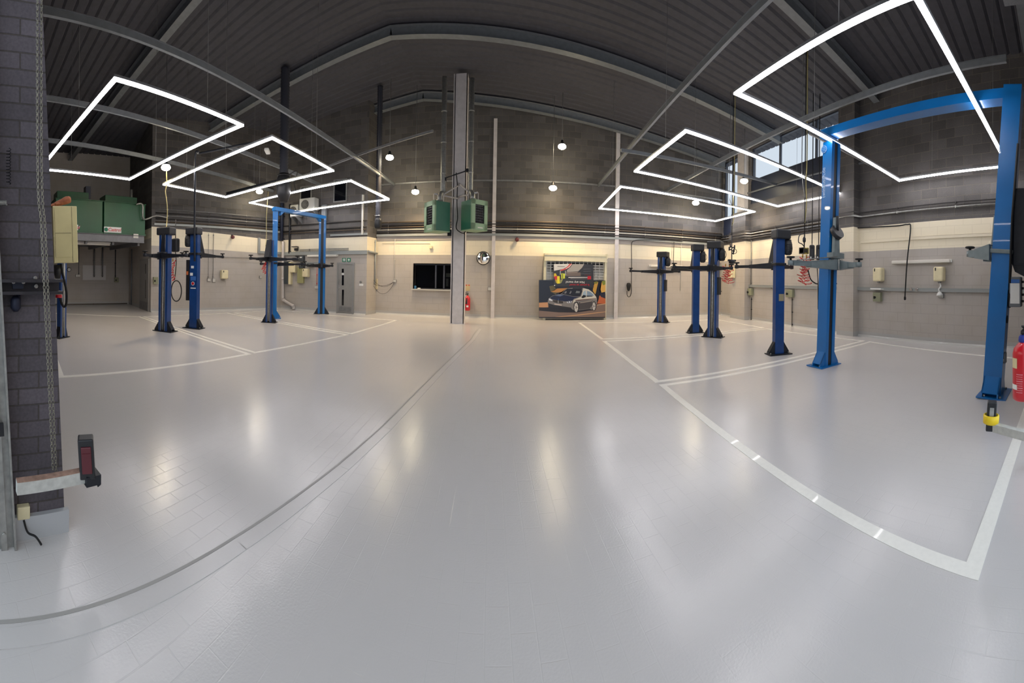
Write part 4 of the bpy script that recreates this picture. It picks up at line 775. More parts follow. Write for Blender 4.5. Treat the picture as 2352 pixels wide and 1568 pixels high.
for i,(x0,y0,x1,y1,m,d,lab) in enumerate(((657.5,600,666.5,652,DGREY,.18,'tall dark grey electrical cabinet beside the white waste pipe'),(667,602,672.5,653,CREAMP,.16,'narrow tall cream box right of the dark grey cabinet'),(686,613,700,650,OLIVE,.12,'olive wall box between the two cream dispensers'),(690,588,701,600,DGREY,.16,'upper grey fuse box above the short trunking'),(690.5,605,701,616,DGREY,.16,'lower left grey fuse box under the short trunking'),(709,605,722,613,DGREY,.14,'lower right grey fuse box under the short trunking'),(674,592,689,599,BLKM,.1,'row of black switches on the office wall left of the fuse boxes'))):
    o=wbox(WB,x0,y0,x1,y1,d,m,'electrical_box',lab,'electrical box')
    if 3<=i<=5: wbox(WB,x0+(x1-x0)*.3,y0+2,x0+(x1-x0)*.75,y0+4.5,d+.006,WHT,'warning_label','','',bev=0,parent=o,d0=d)
    if i==6:
        for k in range(3): wbox(WB,675.5+k*4.6,593.5,678.5+k*4.6,597,.12,WHT,'switch','','',bev=0,parent=o,d0=.1)
dispenser(WB,671,604,683.5,626,'cream dispenser on the office wall, left of the olive box'); dispenser(WB,700,617,712.5,636,'cream dispenser on the office wall, right of the olive box')
u,z=WB.on(683,573); mb=MB(WB.T); mb.box((u,-.08,z),(.14,.14,.1),bev=.01); mb.box((u-.06,-.1,z+.12),(.3,.12,.03)); mb.tube([(u+.1,-.1,z+.12),(u+.1,-.1,z)],.02); tag(mb.build('floodlight',BLK),'small black floodlight on the office wall cream band','light')
for k,(r0,r1) in enumerate(((571.5,571.5),(574.5,574.5))): run(WB,760,r0,WB.on(690,575)[0],WB.on(802,570)[0],.014,PIPE,['upper','lower'][k]+' thin copper-grey pipe above the office wall trunking',off=.06)
drop(WB,729,606,655,.008,RED,'thin red cable down the office wall behind the arched lift post',name='cable',cat='cable')
socket(WB,724,655,733,663,'small grey socket at the end of the thin red cable')
# waste pipe
c=[(653,555),(653,640),(653,683),(655,689),(668,697),(676,702),(677.5,711)]
mb=MB(); P=[WB.loc(*WB.on(*p),-.1) for p in c]; P[-1].z=max(P[-1].z,.02); mb.tube(smooth(P,4),.065,12); 
for i in(1,3,5): mb.tube([P[i]-(P[i+1]-P[i-1]).normalized()*.05,P[i]+(P[i+1]-P[i-1]).normalized()*.05],.078,12)
tag(mb.build('waste_pipe',mat('white_pipe_paint',S(190,184,180),.4)),'thick white waste pipe down the corner bending along the office wall foot','pipe')
drop(WB,652,440,553,.075,NAVY,'dark blue downpipe in the upper corner above the white waste pipe',off=.12); drop(WB,668,470,582,.045,BLKM,'black vertical duct on the office wall beside the air conditioner',off=.06)
# duct on left wall
mb=MB(WA.T); a=WA.on(594,546); b=WA.on(594,579); e=WA.on(640,583); mb.b2((a[0]-.05,-.08,b[1]-.05),(a[0]+.05,0,a[1])); mb.b2((a[0]-.05,-.08,b[1]-.06),(WA.L-.01,0,b[1]+.05)); tag(mb.build('cable_trunking',TRUNK),'L-shaped grey trunking on the left wall running into the corner','cable trunking')
# air conditioner
def aircon(x0,y0,x1,y1,lab,fan=True):
    a,b,z0,z1=WB.rect(x0,y0,x1,y1); r=thing('air_conditioner_unit',lab,'air conditioner',WB.loc((a+b)/2,z0,-.2),'air conditioner outdoor units')
    mb=MB(WB.T); mb.box(((a+b)/2,-.27,(z0+z1)/2),(b-a,.36,z1-z0),bev=.02); mb.build('casing',mat('pale_grey_casing',S(176,176,172),.5),r)
    c=(a+(b-a)*.38,-.455,(z0+z1)/2); rad=(z1-z0)*.36; mb=MB(WB.T); mb.lathe(c,[(rad,0),(rad,.012)],24,'y'); g=mb.build('fan_opening',BLKM,r)
    mb=MB(WB.T)
    for q in(.4,.7,.98): mb.tube([(c[0]+rad*q*math.cos(k*PI/12),-.462,c[2]+rad*q*math.sin(k*PI/12)) for k in range(24)],.006,5,closed=True)
    for k in range(4): mb.tube([(c[0]-rad*math.cos(k*PI/4),-.462,c[2]-rad*math.sin(k*PI/4)),(c[0]+rad*math.cos(k*PI/4),-.462,c[2]+rad*math.sin(k*PI/4))],.005,5)
    mb.build('fan_guard',PIPE,g)
    for u in(a+.08,b-.08): mb=MB(WB.T); mb.prism([(-.0,z0-.3),(-.0,z0),(-.5,z0),(-.5,z0-.04),(-.06,z0-.26)],'x',u-.02,u+.02); mb.build('bracket',PIPE,r)
aircon(701,459,735,487,'larger pale air conditioner unit high on the office wall'); aircon(680,474,698,500,'smaller grey air conditioner unit left of the larger one')
mb=MB(WB.T); a=WB.on(742,470)[0];b=WB.on(753,470)[0];z0=WB.on(748,508)[1];z1=WB.on(748,471)[1]; mb.b2((a,-.12,z0),(b,-.03,z1)); mb.b2((a+.03,-.15,z0+.1),(b-.03,-.12,z1-.2)); tag(mb.build('control_cabinet',STEELG),'narrow grey cabinet right of the air conditioner','cabinet')
# office wall windows and posts
def darkwin(n,x0,y0,x1,y1):
    a,b,z0,z1=WB.rect(x0,y0,x1,y1); mb=MB(WB.T); 
    for p,q in(((a,-.03,z0-.05),(b,0,z0)),((a,-.03,z1),(b,0,z1+.05)),((a-.05,-.03,z0-.05),(a,0,z1+.05)),((b,-.03,z0-.05),(b+.05,0,z1+.05))): mb.b2(p,q)
    o=mb.build(f'window_{n}',PIPE); o['kind']='structure'; mb=MB(WB.T); mb.b2((a,-.012,z0),(b,-.002,z1)); mb.build('pane',DARKGL,o)
darkwin(4,769,414,795,461); darkwin(5,692,430,714,478)
a=WB.on(834,500)[0]; zt,zb=WB.on(834,448)[1],WB.on(834,539)[1]; mb=MB(WB.T); mb.b2((a-.035,-.08,zb),(a+.035,0,zt)); tag(mb.build('cable_trunking',LPIPE),'pale vertical trunking above the cream band right of the high windows','cable trunking')
drop(WC,861,551,652,.035,TRUNK,'grey vertical pipe on the office return face'); isolator(WC,855,652,868,665,'small switch on the office return face with hanging wires') if False else None
wbox(WC,868,601,874,611,.08,CREAMP,'sensor_box','small yellow-cream box on the office return face','sensor')
wbox(WC,862,640,870,664,.08,mat('beige_switch_plastic',S(190,180,150),.5),'switch_box','beige switch box at the foot of the grey pipe on the office return','switch')
# ---- left wall
isolator(WA,351,636,362,652,'isolator switch on the left wall behind the slotted left column'); socket(WA,475.5,639,483,646,'left of two grey sockets on the left wall'); socket(WA,487,639,494,648,'right of two grey sockets on the left wall')
drop(WA,479,536,640,.009,PIPE,'left of two thin conduits down the left wall'); drop(WA,490,536,640,.012,PIPE,'right of two thin conduits down the left wall')
dispenser(WA,505,620,520,640,'cream dispenser on the left wall right of the two sockets'); socket(WA,595,633,600,639,'small socket on the left wall near the slotted column before the arch')
run(WA,560,592,WA.on(462,590)[0],WA.on(575,592)[0],.012,PIPE,'thin pipe across the left wall above the cream dispenser')
# cable reels on the left
def reel(c,lab,s=1.):
    r=thing('cable_reel',lab,'cable reel',c); c=Vector(c); mb=MB(); mb.box(c,(.22*s,.14*s,.34*s),bev=.04*s); mb.build('case',BLK,r)
    mb=MB(); mb.tube(smooth([c+Vector((0,0,-.15*s)),c+Vector((.05,0,-.5)),c+Vector((-.02,0,-1.0))]),.012,6); mb.build('cable',RUB,r); mb=MB(); mb.cyl(c+Vector((0,0,.16*s)),c+Vector((0,0,.16*s+.55)),.012,6); mb.build('hanger',BLK,r); return r
reel(rr(403,563,10.2),'black cable reel hanging right of the slotted left column',1.15)
def coil(c,lab,n=9,rad=.07,h=.6,two=True,seed=1):
    rnd=random.Random(seed); r=thing('coil_hose',lab,'hose',c,'red coiled air hoses'); c=Vector(c)
    for s in((-1,1) if two else (1,)):
        pts=[]; N=n*12
        for i in range(N+1):
            t=i/N; a=t*n*2*PI; sw=.045*math.sin(t*7+s); ra=rad*(1+.35*math.sin(t*23+seed))
            pts.append(c+Vector((s*.07*(two*1)+ra*math.cos(a)+sw,ra*.8*math.sin(a),-t*h+.035*math.sin(a*1.0+s))))
        mb=MB(); mb.tube(pts,.0105,5); mb.build('coil',REDH,r)
    for s in((-1,1) if two else(1,)): mb=MB(); mb.cyl(c+Vector((s*.07*two,0,0)),c+Vector((s*.07*two,0,.08)),.02,8); mb.build('coupling',BRASS,r)
    return r
coil(rr(397,600,10.2),'red coil hose hanging right of the slotted left column',8,.05,.55,False,1); coil(rr(609,600,11.8),'red coil hose hanging left of the slotted column before the arch',8,.08,.4,False,2)
# black hose loop
mb=MB(); c=rr(405,668,10.3); mb.tube([c+Vector((.13*math.cos(k*PI/16),.09*math.cos(k*PI/16),.30*math.sin(k*PI/16))) for k in range(32)],.016,7,closed=True); tag(mb.build('hose_loop',RUB),'large black hose loop hanging right of the slotted left column','hose')
# yellow cables
def cable(pts,r,m,lab,name='hanging_cable',n=6): mb=MB(); mb.tube(smooth(pts,n),r,6); return tag(mb.build(name,m),lab,'cable')
YC=mat('yellow_cable_rubber',S(176,162,108),.6)
p0=rr(381,386,10.4); cable([Vector((p0.x,p0.y,4.85)),rr(383,420,10.3),rr(380,440,10.3),rr(384,470,10.3),rr(384,500,10.3),rr(382,525,10.2)],.013,YC,'yellow cable hanging below the far left warm lamp')
cable([rr(616,440,12.6),rr(614,470,12.6),rr(612,500,12.6),rr(612,540,12.4),rr(610,565,11.9)],.011,YC,'yellow cable hanging left of the light blue arch')
q=rr(449,350,9.2); cable([Vector((q.x+1.2,q.y+1.5,5.1)),rr(470,350,9.4),rr(455,348,9.2),rr(449,356,9.2),rr(448,420,9.4),rr(447,500,9.7),rr(447,600,9.7)],.028,BLKM,'dark grey pipe dropping onto the stickered dark blue column')
# exhaust hoses
def hose(px,r0,r,rows,rad,lab):
    p=rr(px,rows,r); root=thing('exhaust_hose',lab,'hose',p); pts=[]; z=p.z; mb=MB(); zt=ZZ(p.x)-.1; n=int((zt-z)/.05); pr=[]
    for i in range(n+1): pr+= [(rad*(1. if i%2 else .86),z+(zt-z)*i/n)]
    mb.lathe((p.x,p.y,0),pr,14); mb.build('ribbed_tube',mat('dark_hose_rubber',S(44,46,56),.6),root); return root,p
h1,p=hose(868.5,0,12.9,502,.105,'long dark exhaust hose hanging in front of the office corner')
mb=MB(); mb.lathe((p.x,p.y,p.z-.38),[(.09,0),(.13,.08),(.13,.3),(.11,.4)],14); mb.build('nozzle',BLK,h1); mb=MB(); mb.tube([(p.x+.12,p.y-.1,p.z+.1),(p.x-.1,p.y-.1,p.z+.1)],.014); mb.build('clamp_handle',CHROME,h1)
h2,p=hose(652,0,11.4,400,.15,'thick ribbed exhaust hose hanging above the light blue arch')
mb=MB(); mb.lathe((p.x,p.y,p.z-.9),[(.12,0),(.22,.25),(.26,.6),(.2,.82),(.15,.92)],16); mb.build('nozzle',BLK,h2)
mb=MB(); mb.tube([p+Vector((.2*math.cos(k*PI/8),.2*math.sin(k*PI/8),-.05)) for k in range(16)],.018,6,closed=True); mb.tube(smooth([p+Vector((.2,0,-.05)),p+Vector((.45,.1,.05)),p+Vector((.35,.1,-.35)),p+Vector((.42,.1,-.55))]),.015,6); mb.build('handle',BLK,h2)
beam(rr(440,470,11.2),rr(640,415,12.6),.14,.12,BLKM,'dark exhaust rail sloping behind the LED frame in the left middle','exhaust_rail') if False else None
a=rr(522,448,13.8);b=rr(640,417,11.8); beam((a.x,a.y,4.62),(b.x,b.y,4.62),.10,.10,BLKM,'dark steel rail leading to the thick ribbed hose','steel_rail')
# emergency light near the top left
p=rr(614,347,10.8); mb=MB(Matrix.Translation(p)@Matrix.Rotation(R(-60),4,'Z')); mb.box((0,0,0),(.36,.14,.1),bev=.03); tag(mb.build('emergency_light',WHT),'small white emergency light fixed to a tie left of the thick ribbed hose','light')
p=rr(614,340,10.8)
# right-hand service drops
def drops(px,r,lab1,yellow):
    base=rr(px,540,r); top=Vector((base.x,base.y,ZZ(base.x)-.03)); mb=MB(); mb.tube([top,base+Vector((0,0,1.2)),base],.013,6); root=thing('service_drop',lab1,'air line',base,'hanging air service lines')
    mb.build('black_line',RUB,root); mb=MB(); mb.tube(smooth([top+Vector((.1,.05,0)),Vector((base.x+.06,base.y,4.6)),Vector((base.x+.03,base.y,4.0)),Vector((base.x+.06,base.y,3.5)),base+Vector((0,0,.3))]),.014,6); mb.build('yellow_line',YC,root)
    mb=MB(); mb.tube(smooth([top+Vector((-.1,0,0)),Vector((base.x-.12,base.y,4.8)),Vector((base.x-.1,base.y,4.1)),base+Vector((0,0,.9))]),.01,6); mb.build('grey_line',PIPE,root)
    return root,base
r1,b=drops(1681,10.8,'hanging service line with black valve cluster before the far pilaster',0)
mb=MB(); v=rr(1681,578,10.8)
mb.cyl(v+Vector((0,0,-.5)),b,.016,8)
for k,(dx,dz) in enumerate(((-.1,.05),(.08,.02),(.1,.12),(-.06,.14),(.06,-.06))): mb.cyl(v+Vector((0,0,dz)),v+Vector((dx,0,dz+.03)),.018,8); mb.cyl(v+Vector((dx,0,dz-.02)),v+Vector((dx,0,dz+.09)),.022,8)
mb.lathe(rr(1681,600,10.8)+Vector((0,0,-.08)),[(.05,0),(.1,.02),(.1,.1),(.05,.13)],14); mb.box(rr(1681,598,10.8),(.28,.05,.06)); mb.build('valve_cluster',BLKM,r1)
mb=MB(); mb.tube([v+Vector((.11+.07*math.cos(k*PI/8),0,.02+.07*math.sin(k*PI/8))) for k in range(16)],.01,5,closed=True); mb.build('hose_ring',RUB,r1)
coil(rr(1671,612,10.6),'pair of red coil hoses hanging before the far pilaster',8,.10,.48,True,3)
r2,b=drops(1848,8.6,'hanging service line with a yellow socket box, left of the bright blue post',1)
v=rr(1847,576,8.6); mb=MB(Matrix.Translation(v)); mb.box((0,0,0),(.19,.16,.15),bev=.02); sbx=mb.build('socket_box',mat('yellow_box_plastic',S(176,160,66),.5),r2)
mb=MB(Matrix.Translation(v)); mb.b2((-.07,-.088,-.05),(.03,-.08,.05)); mb.box((.055,0,0),(.02,.165,.155)); mb.box((-.085,0,0),(.02,.165,.155)); mb.build('socket_cover',BLK,sbx)
mb=MB(); mb.tube(smooth([v+Vector((0,0,.42)),v+Vector((-.17,0,.36)),v+Vector((-.2,0,.2)),v+Vector((-.08,0,.16)),v+Vector((0,0,.1))]),.012,6); mb.cyl(v+Vector((0,0,.08)),b+Vector((0,0,0)),.016,8); mb.lathe(v+Vector((0,0,.2)),[(.02,0),(.04,.03),(.04,.1),(.02,.14)],10); mb.build('connector',BLKM,r2)
coil(rr(1848,592,8.5),'pair of red coil hoses hanging under the yellow socket box',9,.085,.62,True,4)
mb=MB(); mb.tube(smooth([rr(1856,620,8.5),rr(1862,641,8.6),rr(1872,650,8.8),rr(1879,652,9.0)]),.016,6); mb.tube([rr(1877,612,9.0),rr(1879,650,9.0),rr(1879,710,9.0)],.013,6); tag(mb.build('air_hose',RUB),'black air hose looping from the red coils to the bright blue post','hose')
for x0,x1,l in((1859,1871,'left'),(1874.5,1886,'right')):
    a=rr(x0,563,10.4); b=rr(x1,597,10.4); c=(a+b)/2; w_=(Vector((a.x,a.y))-Vector((b.x,b.y))).length; ang=math.atan2(b.y-a.y,b.x-a.x)
    root=thing('hose_reel',f'{l} of two black hose reel cases hanging behind the bright blue post','hose reel',c,'black hose reel cases'); T=Matrix.Translation(c)@Matrix.Rotation(ang,4,'Z')
    mb=MB(T); mb.box((0,0,0),(w_,.3,a.z-b.z),bev=.04); mb.build('case',BLK,root); mb=MB(T); mb.box((-w_*.2,-.152,-(a.z-b.z)*.35),(.03,.006,.05)); mb.build('label',WHT,root)
    mb=MB(T); mb.tube([(0,0,(a.z-b.z)/2),(0,0,ZZ(c.x)-c.z-.03)],.014,6); mb.tube([(0,-.16,.1),(0,-.2,.18),(0,0,.26)],.012,6); mb.build('hanger',BLK,root)
# ------------------------------------------------------------------ unit heaters on the column
def heater(c,ang,lab,flue):
    c=Vector(c); root=thing('unit_heater',lab,'heater',c,'green unit heaters'); T=Matrix.Translation(c)@Matrix.Rotation(R(ang),4,'Z'); W_,D_,H_=.62,.55,.93
    mb=MB(T); mb.box((0,.02,0),(W_-.02,D_,H_-.02),bev=.01); mb.build('casing',HEATG,root)
    mb=MB(T); y=-D_/2+.02
    for a,b in(((-W_/2,-H_/2),(-W_/2+.13,H_/2)),((W_/2-.13,-H_/2),(W_/2,H_/2)),((-W_/2,H_/2-.15),(W_/2,H_/2)),((-W_/2,-H_/2),(W_/2,-H_/2+.2))): mb.b2((a[0],y-.04,a[1]),(b[0],y+.02,b[1]))
    mb.b2((-W_/2,y-.04,-H_/2-.015),(W_/2,D_/2+.02,-H_/2+.01)); fr=mb.build('front_frame',HEATL,root)
    mb=MB(T); mb.b2((-W_/2+.13,y-.005,-H_/2+.2),(W_/2-.13,y+.0,H_/2-.15)); gr=mb.build('grille_opening',BLK,root)
    mb=MB(T)
    for k in range(7): z=-H_/2+.25+k*.078; mb.box((0,y-.02,z),(W_-.26,.05,.006),rot=Matrix.Rotation(.5,3,'X'))
    for k in range(5): x=-.16+k*.08; mb.b2((x-.003,y-.015,-H_/2+.2),(x+.003,y-.008,H_/2-.15))
    mb.build('louvre',BLKM,gr)
    mb=MB(T); mb.b2((-.08,y-.045,-H_/2+.05),(.12,y-.04,-H_/2+.08)); mb.build('badge',LPIPE,fr)
    mb=MB(T); mb.lathe((0,.1,H_/2),[(.1,0),(.1,.06),(.12,.07),(.12,.1)],16); mb.build('flue_spigot',GALV,root)
    fx=flue[0];fy=flue[1]; s=T@Vector((0,.1,H_/2+.06)); top=Vector((fx,fy,8.0)); mb=MB()
    mb.tube(smooth([s,s+Vector((0,0,.16)),s.lerp(Vector((fx,fy,s.z)),.5)+Vector((0,0,.26)),Vector((fx,fy,s.z+.3)),Vector((fx,fy,s.z+.5))],5)+[top],.085,14)
    z=s.z+.9
    while z<7.8: mb.lathe((fx,fy,z),[(.09,0),(.093,.01),(.093,.04),(.09,.05)],14); z+=1.0
    mb.build('flue_pipe',GALV,root)
    return root,T
HL=rr(1004,500,11.25); HR=rr(1089,495,11.25); HL.z=3.44; HR.z=3.50
f1=rr(1018,400,11.45); f2=rr(1081,400,11.5)
hl,_=heater(HL,-45,'left green unit heater with its grille turned left, on the steel column',(f1.x,f1.y)); hr_,_=heater(HR,44,'right green unit heater with its black grille facing the doorway side',(f2.x,f2.y))
for root,h in((hl,HL),(hr_,HR)):
    s=-1 if h.x<CX else 1; a=Vector((CX,CY-.14,h.z+.7)); e=Vector((h.x,h.y,h.z+.75)); mb=MB()
    mb.tube([a,e+Vector((s*.1,0,0))],.028,6); mb.tube([Vector((CX,CY-.14,h.z+1.15)),a.lerp(e,.75)],.024,6)
    for dx in(-.12,.2): q=e+Vector((dx*s*-1,0,0)); mb.tube([q,q-Vector((0,0,.3))],.012,6)
    mb.build('support_bracket',STEELW,root)
mb=MB(); mb.tube([(f1.x+.1,f1.y,4.75),(f2.x,f2.y,5.05)],.02,6); mb.box((f1.x+.05,f1.y,4.7),(.12,.1,.1)); mb.box((f2.x-.08,f2.y,5.02),(.12,.1,.1)); tag(mb.build('flue_stay',BLKM),'black stay between the two silver flue pipes across the column','bracket')
mb=MB(); mb.tube(smooth([(CX-.1,CY-.16,5.0),(CX-.05,CY-.17,4.6),(CX-.05,CY-.17,4.0),(CX-.02,CY-.18,3.5),(CX-.05,CY-.2,3.15),(CX+.2,CY-.3,2.98),(HR.x-.2,HR.y-.1,3.1)]),.015,6); tag(mb.build('hanging_cable',RUB),'black cable down the steel column looping to the right heater','cable')
mb=MB(); mb.box((CX-.32,CY-.2,3.45),(.09,.12,.45)); mb.box((CX-.33,CY-.2,3.2),(.14,.14,.2)); mb.box((CX-.28,CY-.2,3.0),(.12,.1,.2)); tag(mb.build('heater_controls',BLKM),'cluster of dark control boxes between the left heater and the column','control box')
# ------------------------------------------------------------------ recess on the left with platform and tanks
PF=Wall((-12.35,1.2),(-11.84,6.95))
def pfz(px,row): return PF.on(px,row)[1]
zt=PF.on(300,540)[1]; zb=PF.on(300,557)[1]
mb=MB(PF.T); mb.b2((0,0,zb),(PF.L,.1,zt)); mb.b2((0,-.06,zt-.015),(PF.L,.1,zt)); mb.b2((0,-.06,zb),(PF.L,.1,zb+.015)); mb.b2((0,.1,zb+.06),(PF.L,3.3,zb+.12))
for k in range(6): mb.b2((.3+k*1.05,.1,zb-.1),(.38+k*1.05,3.3,zb+.06))
tag(mb.build('steel_platform',mat('platform_grey_steel',S(118,118,122),.5,.2,noise=.1)),'grey steel platform over the left recess carrying green tanks','platform')
def tank(x0,x1,rt,rb,tx0,tx1,trt,lab,side='',lid=None):
    a=PF.on(x0,(rt+rb)/2)[0]; b=PF.on(x1,(rt+rb)/2)[0]; z0=zt+.02; z1=PF.on((x0+x1)/2,rt)[1]; r=thing('storage_tank',lab,'tank',PF.loc((a+b)/2,z0,.7),'dark green tanks on the platform')
    mb=MB(PF.T); mb.box(((a+b)/2,.75,(z0+z1)/2),(b-a-.03,1.3,z1-z0),bev=.015); mb.b2((a,.06,z1-.03),(b,1.42,z1)); mb.b2((a,.07,z0-.0),(b,.12,z0+.05)); mb.build('body',TANKG,r)
    ta=PF.on(tx0,trt)[0];tb=PF.on(tx1,trt)[0]; zz=PF.on((tx0+tx1)/2,trt)[1]+.05
    mb=MB(PF.T); mb.box(((ta+tb)/2,.8,(z1+zz)/2),(tb-ta,.7,zz-z1),bev=.01); mb.build('top_box',TANKG,r)
    return r
t1=tank(128,238.5,456,533,137,212,437,'left dark green storage tank on the platform, partly behind the yellowed cabinet')
t2=tank(240,337,464,537,251,326,448,'right dark green storage tank on the platform, with a red and white sticker')
def castrol(root,px,py,wpx,h,full=True):
    u,z=PF.on(px,py); w2=PF.on(px+wpx/2,py)[0]-PF.on(px-wpx/2,py)[0]; mb=MB(PF.T); mb.box((u,.096,z),(w2,.004,h)); st=mb.build('sticker',WHT,root)
    mb=MB(PF.T); mb.lathe((u-w2*.38,.088,z),[(h*.36,0),(h*.36,.004)],20,'y'); st2=mb.build('sticker_roundel',GRN,st)
    P=PF.loc(u+w2*.1,z,.090); T=Matrix(((PF.d.x,0,-PF.n.x,P.x),(PF.d.y,0,-PF.n.y,P.y),(0,1,0,P.z),(0,0,0,1)))@Matrix.Shear('XY',4,(.2,0)) if False else Matrix(((PF.d.x,0,-PF.n.x,P.x),(PF.d.y,0,-PF.n.y,P.y),(0,1,0,P.z),(0,0,0,1)))
    text('Castrol',h*.82,T,RED,st,shear=.2,bold=.003)
castrol(t2,261,527,40,.21); castrol(t1,166,521,30,.2)
mb=MB(PF.T); a=PF.on(316,440); mb.cyl((a[0],.6,zt+1.2),(a[0],.6,a[1]+.2),.05,12); tag(mb.build('vent_pipe',GALV),'short silver vent pipe rising behind the right green tank','pipe')
mb=MB(PF.T); a=PF.on(200,432); mb.box((PF.on(216,450)[0],.9,4.6),(.2,.3,.5)); tag(mb.build('pump_box',NAVY),'dark box between the two tank tops','box')
mb=MB(); P=[PF.loc(PF.L-.35,4.15,.0),PF.loc(PF.L-.1,4.15,-.05),PF.loc(PF.L-.05,3.6,-.05),WA.loc(.15,3.75,-.1),WA.loc(.6,3.7,-.06)]; mb.tube(smooth(P,4),.03,8); tag(mb.build('tank_pipe',GALV),'silver pipe curling from the right green tank to the left wall','pipe')
mb=MB(PF.T); a=PF.on(180,558)[0];b=PF.on(260,558)[0]; 
r=thing('fluorescent_light','unlit fluorescent light under the steel platform in the recess','light',PF.loc((a+b)/2,zb-.15,.3),'unlit fluorescent wall lights'); mb.b2((a,.26,zb-.06),(b,.36,zb)); mb.build('housing',WHT,r); mb=MB(PF.T); mb.b2((a+.03,.25,zb-.12),(b-.03,.35,zb-.06)); mb.build('diffuser',TUBEOFF,r)
mb=MB(PF.T); mb.b2((PF.L-.45,-.02,2.86),(PF.L-.25,.0,3.02)); tag(mb.build('junction_box',LPIPE),'small pale box on the right end of the platform edge','box')
# recess back wall items
V=WV
wbox(V,190,609,243,643,.03,mat('pale_board',S(196,194,192),.6),'mounting_board','pale grey board on the recess back wall with two conduits','board',bev=0)
drop(V,216,560,636,.035,PIPE,'left of two conduits ending on the pale recess board',off=.08); drop(V,235,560,636,.035,PIPE,'right of two conduits ending on the pale recess board',off=.08)
for x,l in((147,'left'),(158,'right')):
    u,z=V.on(x,619); r=thing('pressure_gauge',f'{l} of two round white gauges on the recess wall','gauge',V.loc(u,z,0),'round gauges'); mb=MB(V.T); mb.lathe((u,-.08,z),[(.09,0),(.1,.02),(.1,.08)],20,'y'); mb.build('case',BLK,r); mb=MB(V.T); mb.lathe((u,-.085,z),[(.075,0),(.075,.005)],20,'y'); mb.build('dial',WHT,r)
drop(V,265,572,637,.02,BLKM,'dark conduit on the recess wall right of the pale board'); isolator(V,262,637,271,648,'small switch at the foot of the dark recess conduit')
drop(V,181,565,632,.015,PIPE,'thin conduit on the recess wall left of the pale board'); socket(V,173,630,184,636,'small socket on the recess wall left of the pale board')
run(V,230,697.5,.2,V.L-.1,.02,BROWN,'brown pipe along the foot of the recess wall'); run(V,230,566,.2,V.L-.1,.035,PIPE,'thick conduit across the recess wall under the platform',off=.1)
drop(WD,304,572,700,.03,STEELG,'vertical duct in the recess corner'); 
a,b,z0,z1=WD.rect(323,595,343,716)
mb=MB(WD.T); mb.b2((a,-.05,0),(b,0,z1)); dr=mb.build('door_2',GREYD); dr['kind']='structure'
mb=MB(WD.T); c=a+(b-a)*.72; mb.b2((c-.04,-.055,.5),(c+.04,-.05,1.25)); mb.b2((c-.04,-.055,1.5),(c+.04,-.05,z1-.2)); mb.build('vision_panel',DARKGL,dr)
mb=MB(WD.T); mb.b2((a+.05,-.056,.05),(b-.05,-.05,.35)); mb.build('kick_plate',PIPE,dr)
# yellowed cabinet with glove, tilted a little, fixed on a bracket behind the pier
c=rr(147,540,6.9); r=thing('wall_cabinet','yellowed upright cabinet hanging just right of the brick pier, a glove on top','cabinet',c)
ang=R(-62); T=Matrix.Translation(c)@Matrix.Rotation(R(84),4,'Z')@Matrix.Rotation(R(-2.2),4,'Y')
mb=MB(T); mb.box((0,0,0),(.47,.3,1.08),bev=.012); mb.build('case',CREAMC,r)
mb=MB(T); mb.b2((-.20,-.158,.03),(.11,-.15,.5)); mb.b2((-.20,-.158,-.43),(.11,-.15,.02)); dd=mb.build('door',CREAMC,r)
mb=MB(T); mb.b2((.128,-.154,-.53),(.134,-.149,.53)); mb.b2((-.2,-.16,.022),(.11,-.1575,.028)); mb.build('seam',mat('seam_shadow_grey',S(110,104,80),.7),r)
mb=MB(T); mb.tube([(0,.15,0),(-.1,.6,0),(-.3,.95,-.02)],.03); mb.build('mounting_arm',BLKM,r)
def glove(P):
    r=MB(P); r.tube(smooth([(-.2,0,.03),(-.1,0,.06),(0,0,.09),(.1,0,.13),(.17,0,.14)],4),[.03]*3+[.04,.045,.05,.055,.06,.06,.065,.07,.072,.075,.07,.07,.06,.055],12,cap=False)
    for i,(a,l) in enumerate(((-.5,.10),(-.2,.14),(.1,.15),(.4,.12))): r.tube(smooth([(-.16,.0+.02*i-.03,.03),(-.22,.03*i-.045,.02),(-.2-l*.8,.04*i-.06,.005)],3),[.02,.02,.019,.018,.017,.015,.01],8)
    r.tube(smooth([(-.05,-.03,.06),(-.1,-.08,.05),(-.16,-.1,.03)],3),[.02,.02,.019,.018,.017,.016,.01],8); return r
G_=glove(T@Matrix.Translation((-.02,0,.55))); tag(G_.build('leather_glove',LEATH),'brown leather glove lying on top of the yellowed cabinet','glove')
# black hose under the cabinet
mb=MB(); mb.tube(smooth([rr(140,606,6.9),rr(143,625,6.9),rr(149,650,6.9),rr(153,675,6.9),rr(152,698,6.9),rr(147,704,6.9),rr(141,695,6.9),rr(138,680,6.9)]),.025,8); tag(mb.build('filling_hose',RUB),'black hose looping below the yellowed cabinet','hose')
mb=MB(); a=rr(131,608,6.9); b=rr(133,640,6.9); mb.tube([a,(a+b)/2,b],[.07,.08,.05],10); tag(mb.build('hose_nozzle',BLK),'black nozzle body hanging under the yellowed cabinet','nozzle')
# ------------------------------------------------------------------ left pier fittings (face of the pier is x = -2.03)
WP=Wall((-2.03,.20),(-2.03,.69)) 
def ax(px,py,x): d=ray(px,py); k=x/d.x; P=d*k; return Vector((x,P.y,EYE+P.z))
